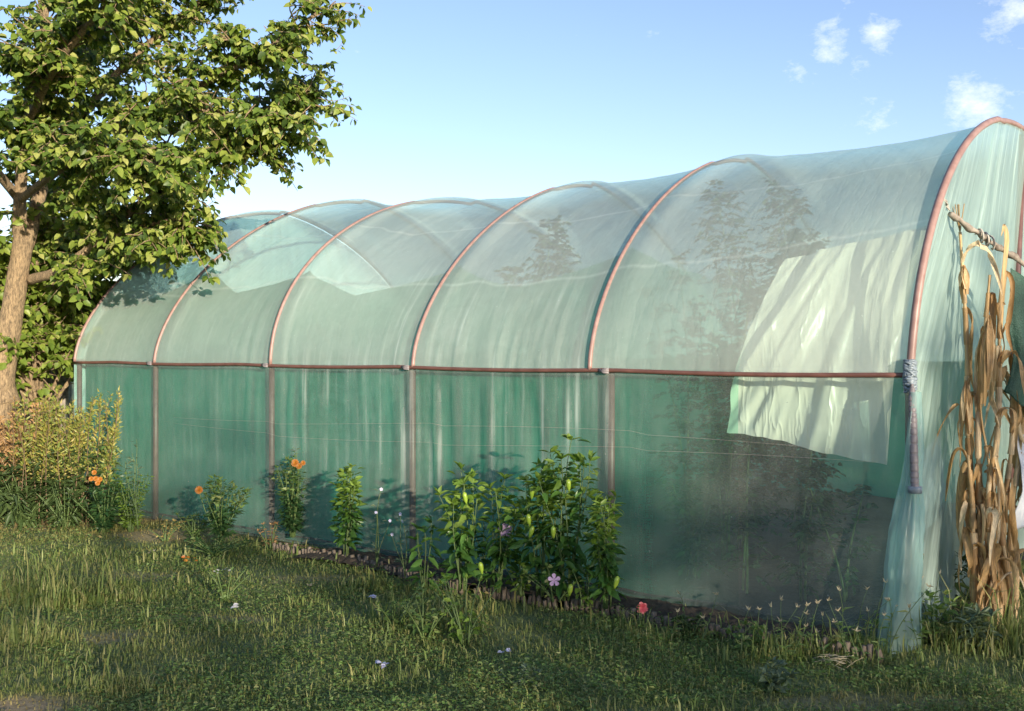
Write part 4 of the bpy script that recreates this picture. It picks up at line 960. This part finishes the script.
# fallen petals and leaves
def fallen(px, py, label, mat, r, n, kind='fallen_petals', cat='petals', group='fallen petals and leaves on the lawn'):
    c = gnd(px, py); c[2] = ground_z(c[0], c[1]) + .035; mb = MB(); D = rand_dirs(n, (-.1, .4)); leaves(mb, c + rng.normal(size=(n, 3)) * [r, r, .008], D, np.array([0, -.3, 1.0]) + .4 * rng.normal(size=(n, 3)), .035, .024)
    o = mb.build(kind, M[mat]); tag(o, label, cat, group)
fallen(192, 563, 'scattered orange petals lying on the lawn edge', 'orange_petal', .035, 10)
fallen(220, 576, 'white and lilac blossom on the lawn behind the bare patch', 'white_petal', .015, 6)
fallen(232, 614, 'pale lilac blossom lying beside the bare soil patch', 'white_petal', .015, 6)
fallen(385, 672, 'lilac blossom in the grass at the lower middle of the lawn', 'blue_petal', .014, 7)
fallen(371, 600, 'lilac blossom in the grass below the spindly weeds', 'blue_petal', .012, 5)
fallen(507, 656, 'small pale blue blossom in the middle of the front lawn', 'blue_petal', .010, 4)
fallen(100, 544, 'pale yellow fallen leaf on the dry grass', 'yellow_leaf', .01, 2, 'fallen_leaf', 'leaf')
fallen(153, 556, 'larger tan fallen leaf at the edge of the dry grass', 'pale_straw', .012, 3, 'fallen_leaf', 'leaf')
fallen(97, 600, 'cream fallen leaf by the tall grass patch', 'pale_straw', .008, 2, 'fallen_leaf', 'leaf')
fallen(310, 588, 'white curled fallen leaf in front of the wood edging', 'pale_straw', .012, 3, 'fallen_leaf', 'leaf')
fallen(107, 681, 'pale fallen leaf low on the left of the lawn', 'pale_straw', .006, 2, 'fallen_leaf', 'leaf')
fallen(488, 600, 'yellow fallen leaf standing at the pepper bed edge', 'yellow_leaf', .006, 2, 'fallen_leaf', 'leaf')
c = gnd(835, 668); mb = MB()
for i in range(26):
    a = rng.random() * 3.14; q = c + np.append(rng.normal(size=2) * .035, .03 + .02 * rng.random()); d = np.array([math.cos(a), math.sin(a), rng.normal() * .15]) * rng.uniform(.03, .07)
    tube(mb, [q - d, q + [0, 0, .006], q + d], .0018, 4)
tag(mb.build('straw_wisp', M['pale_straw']), 'wisp of dry straw lying on the grass before the last bay', 'straw')

# ------------------------------------------------------------------ unseen trees added behind the camera to shade the lawn and leak some sun
def uv(u, v, z): return U * u + VV * v + UP * z
def row_top(v):  # crown heights shaped to set the shadow edge on lawn and film
    return 2.33 + np.interp(v, [-16, -6, .6, 1.0, 1.5, 2.0, 2.4, 4.0, 4.4, 5.4, 8, 12], [3.0, 3.1, 3.12, 4.0, 4.3, 4.0, 3.25, 3.25, 3.8, 4.4, 5.1, 5.4])
for v0 in np.arange(-15, 12, 3.0):
    b = uv(-20, v0 + 1.5, 0); t = thing('shade_tree', 'unseen leafy tree added behind the viewer to shade the lawn', 'tree', b, 'unseen trees added behind the viewer for shade')
    tk, lb = MB(), MB(); limb(tk, [b, b + UP * 1.2, b + UP * 3.5], .12, .05, 8)
    n = 2500 if 2 < v0 < 6 else 1100; v = rng.uniform(v0 - .2, v0 + 3.2, n); z = row_top(v) * rng.random(n); z = z + .12 * rng.normal(size=n)
    P = uv(0, 0, 0) + U * (-20 + rng.uniform(-1.6, 1.6, n))[:, None] + VV * v[:, None] + UP * np.clip(z, .1, 9)[:, None]
    leaves(lb, P, rand_dirs(n, (-.8, .4)), rng.normal(size=(n, 3)), rng.uniform(.18, .3, n), rng.uniform(.14, .22, n))
    tk.build('trunk', M['bark'], t); lb.build('crown', M['tree_leaf'], t)
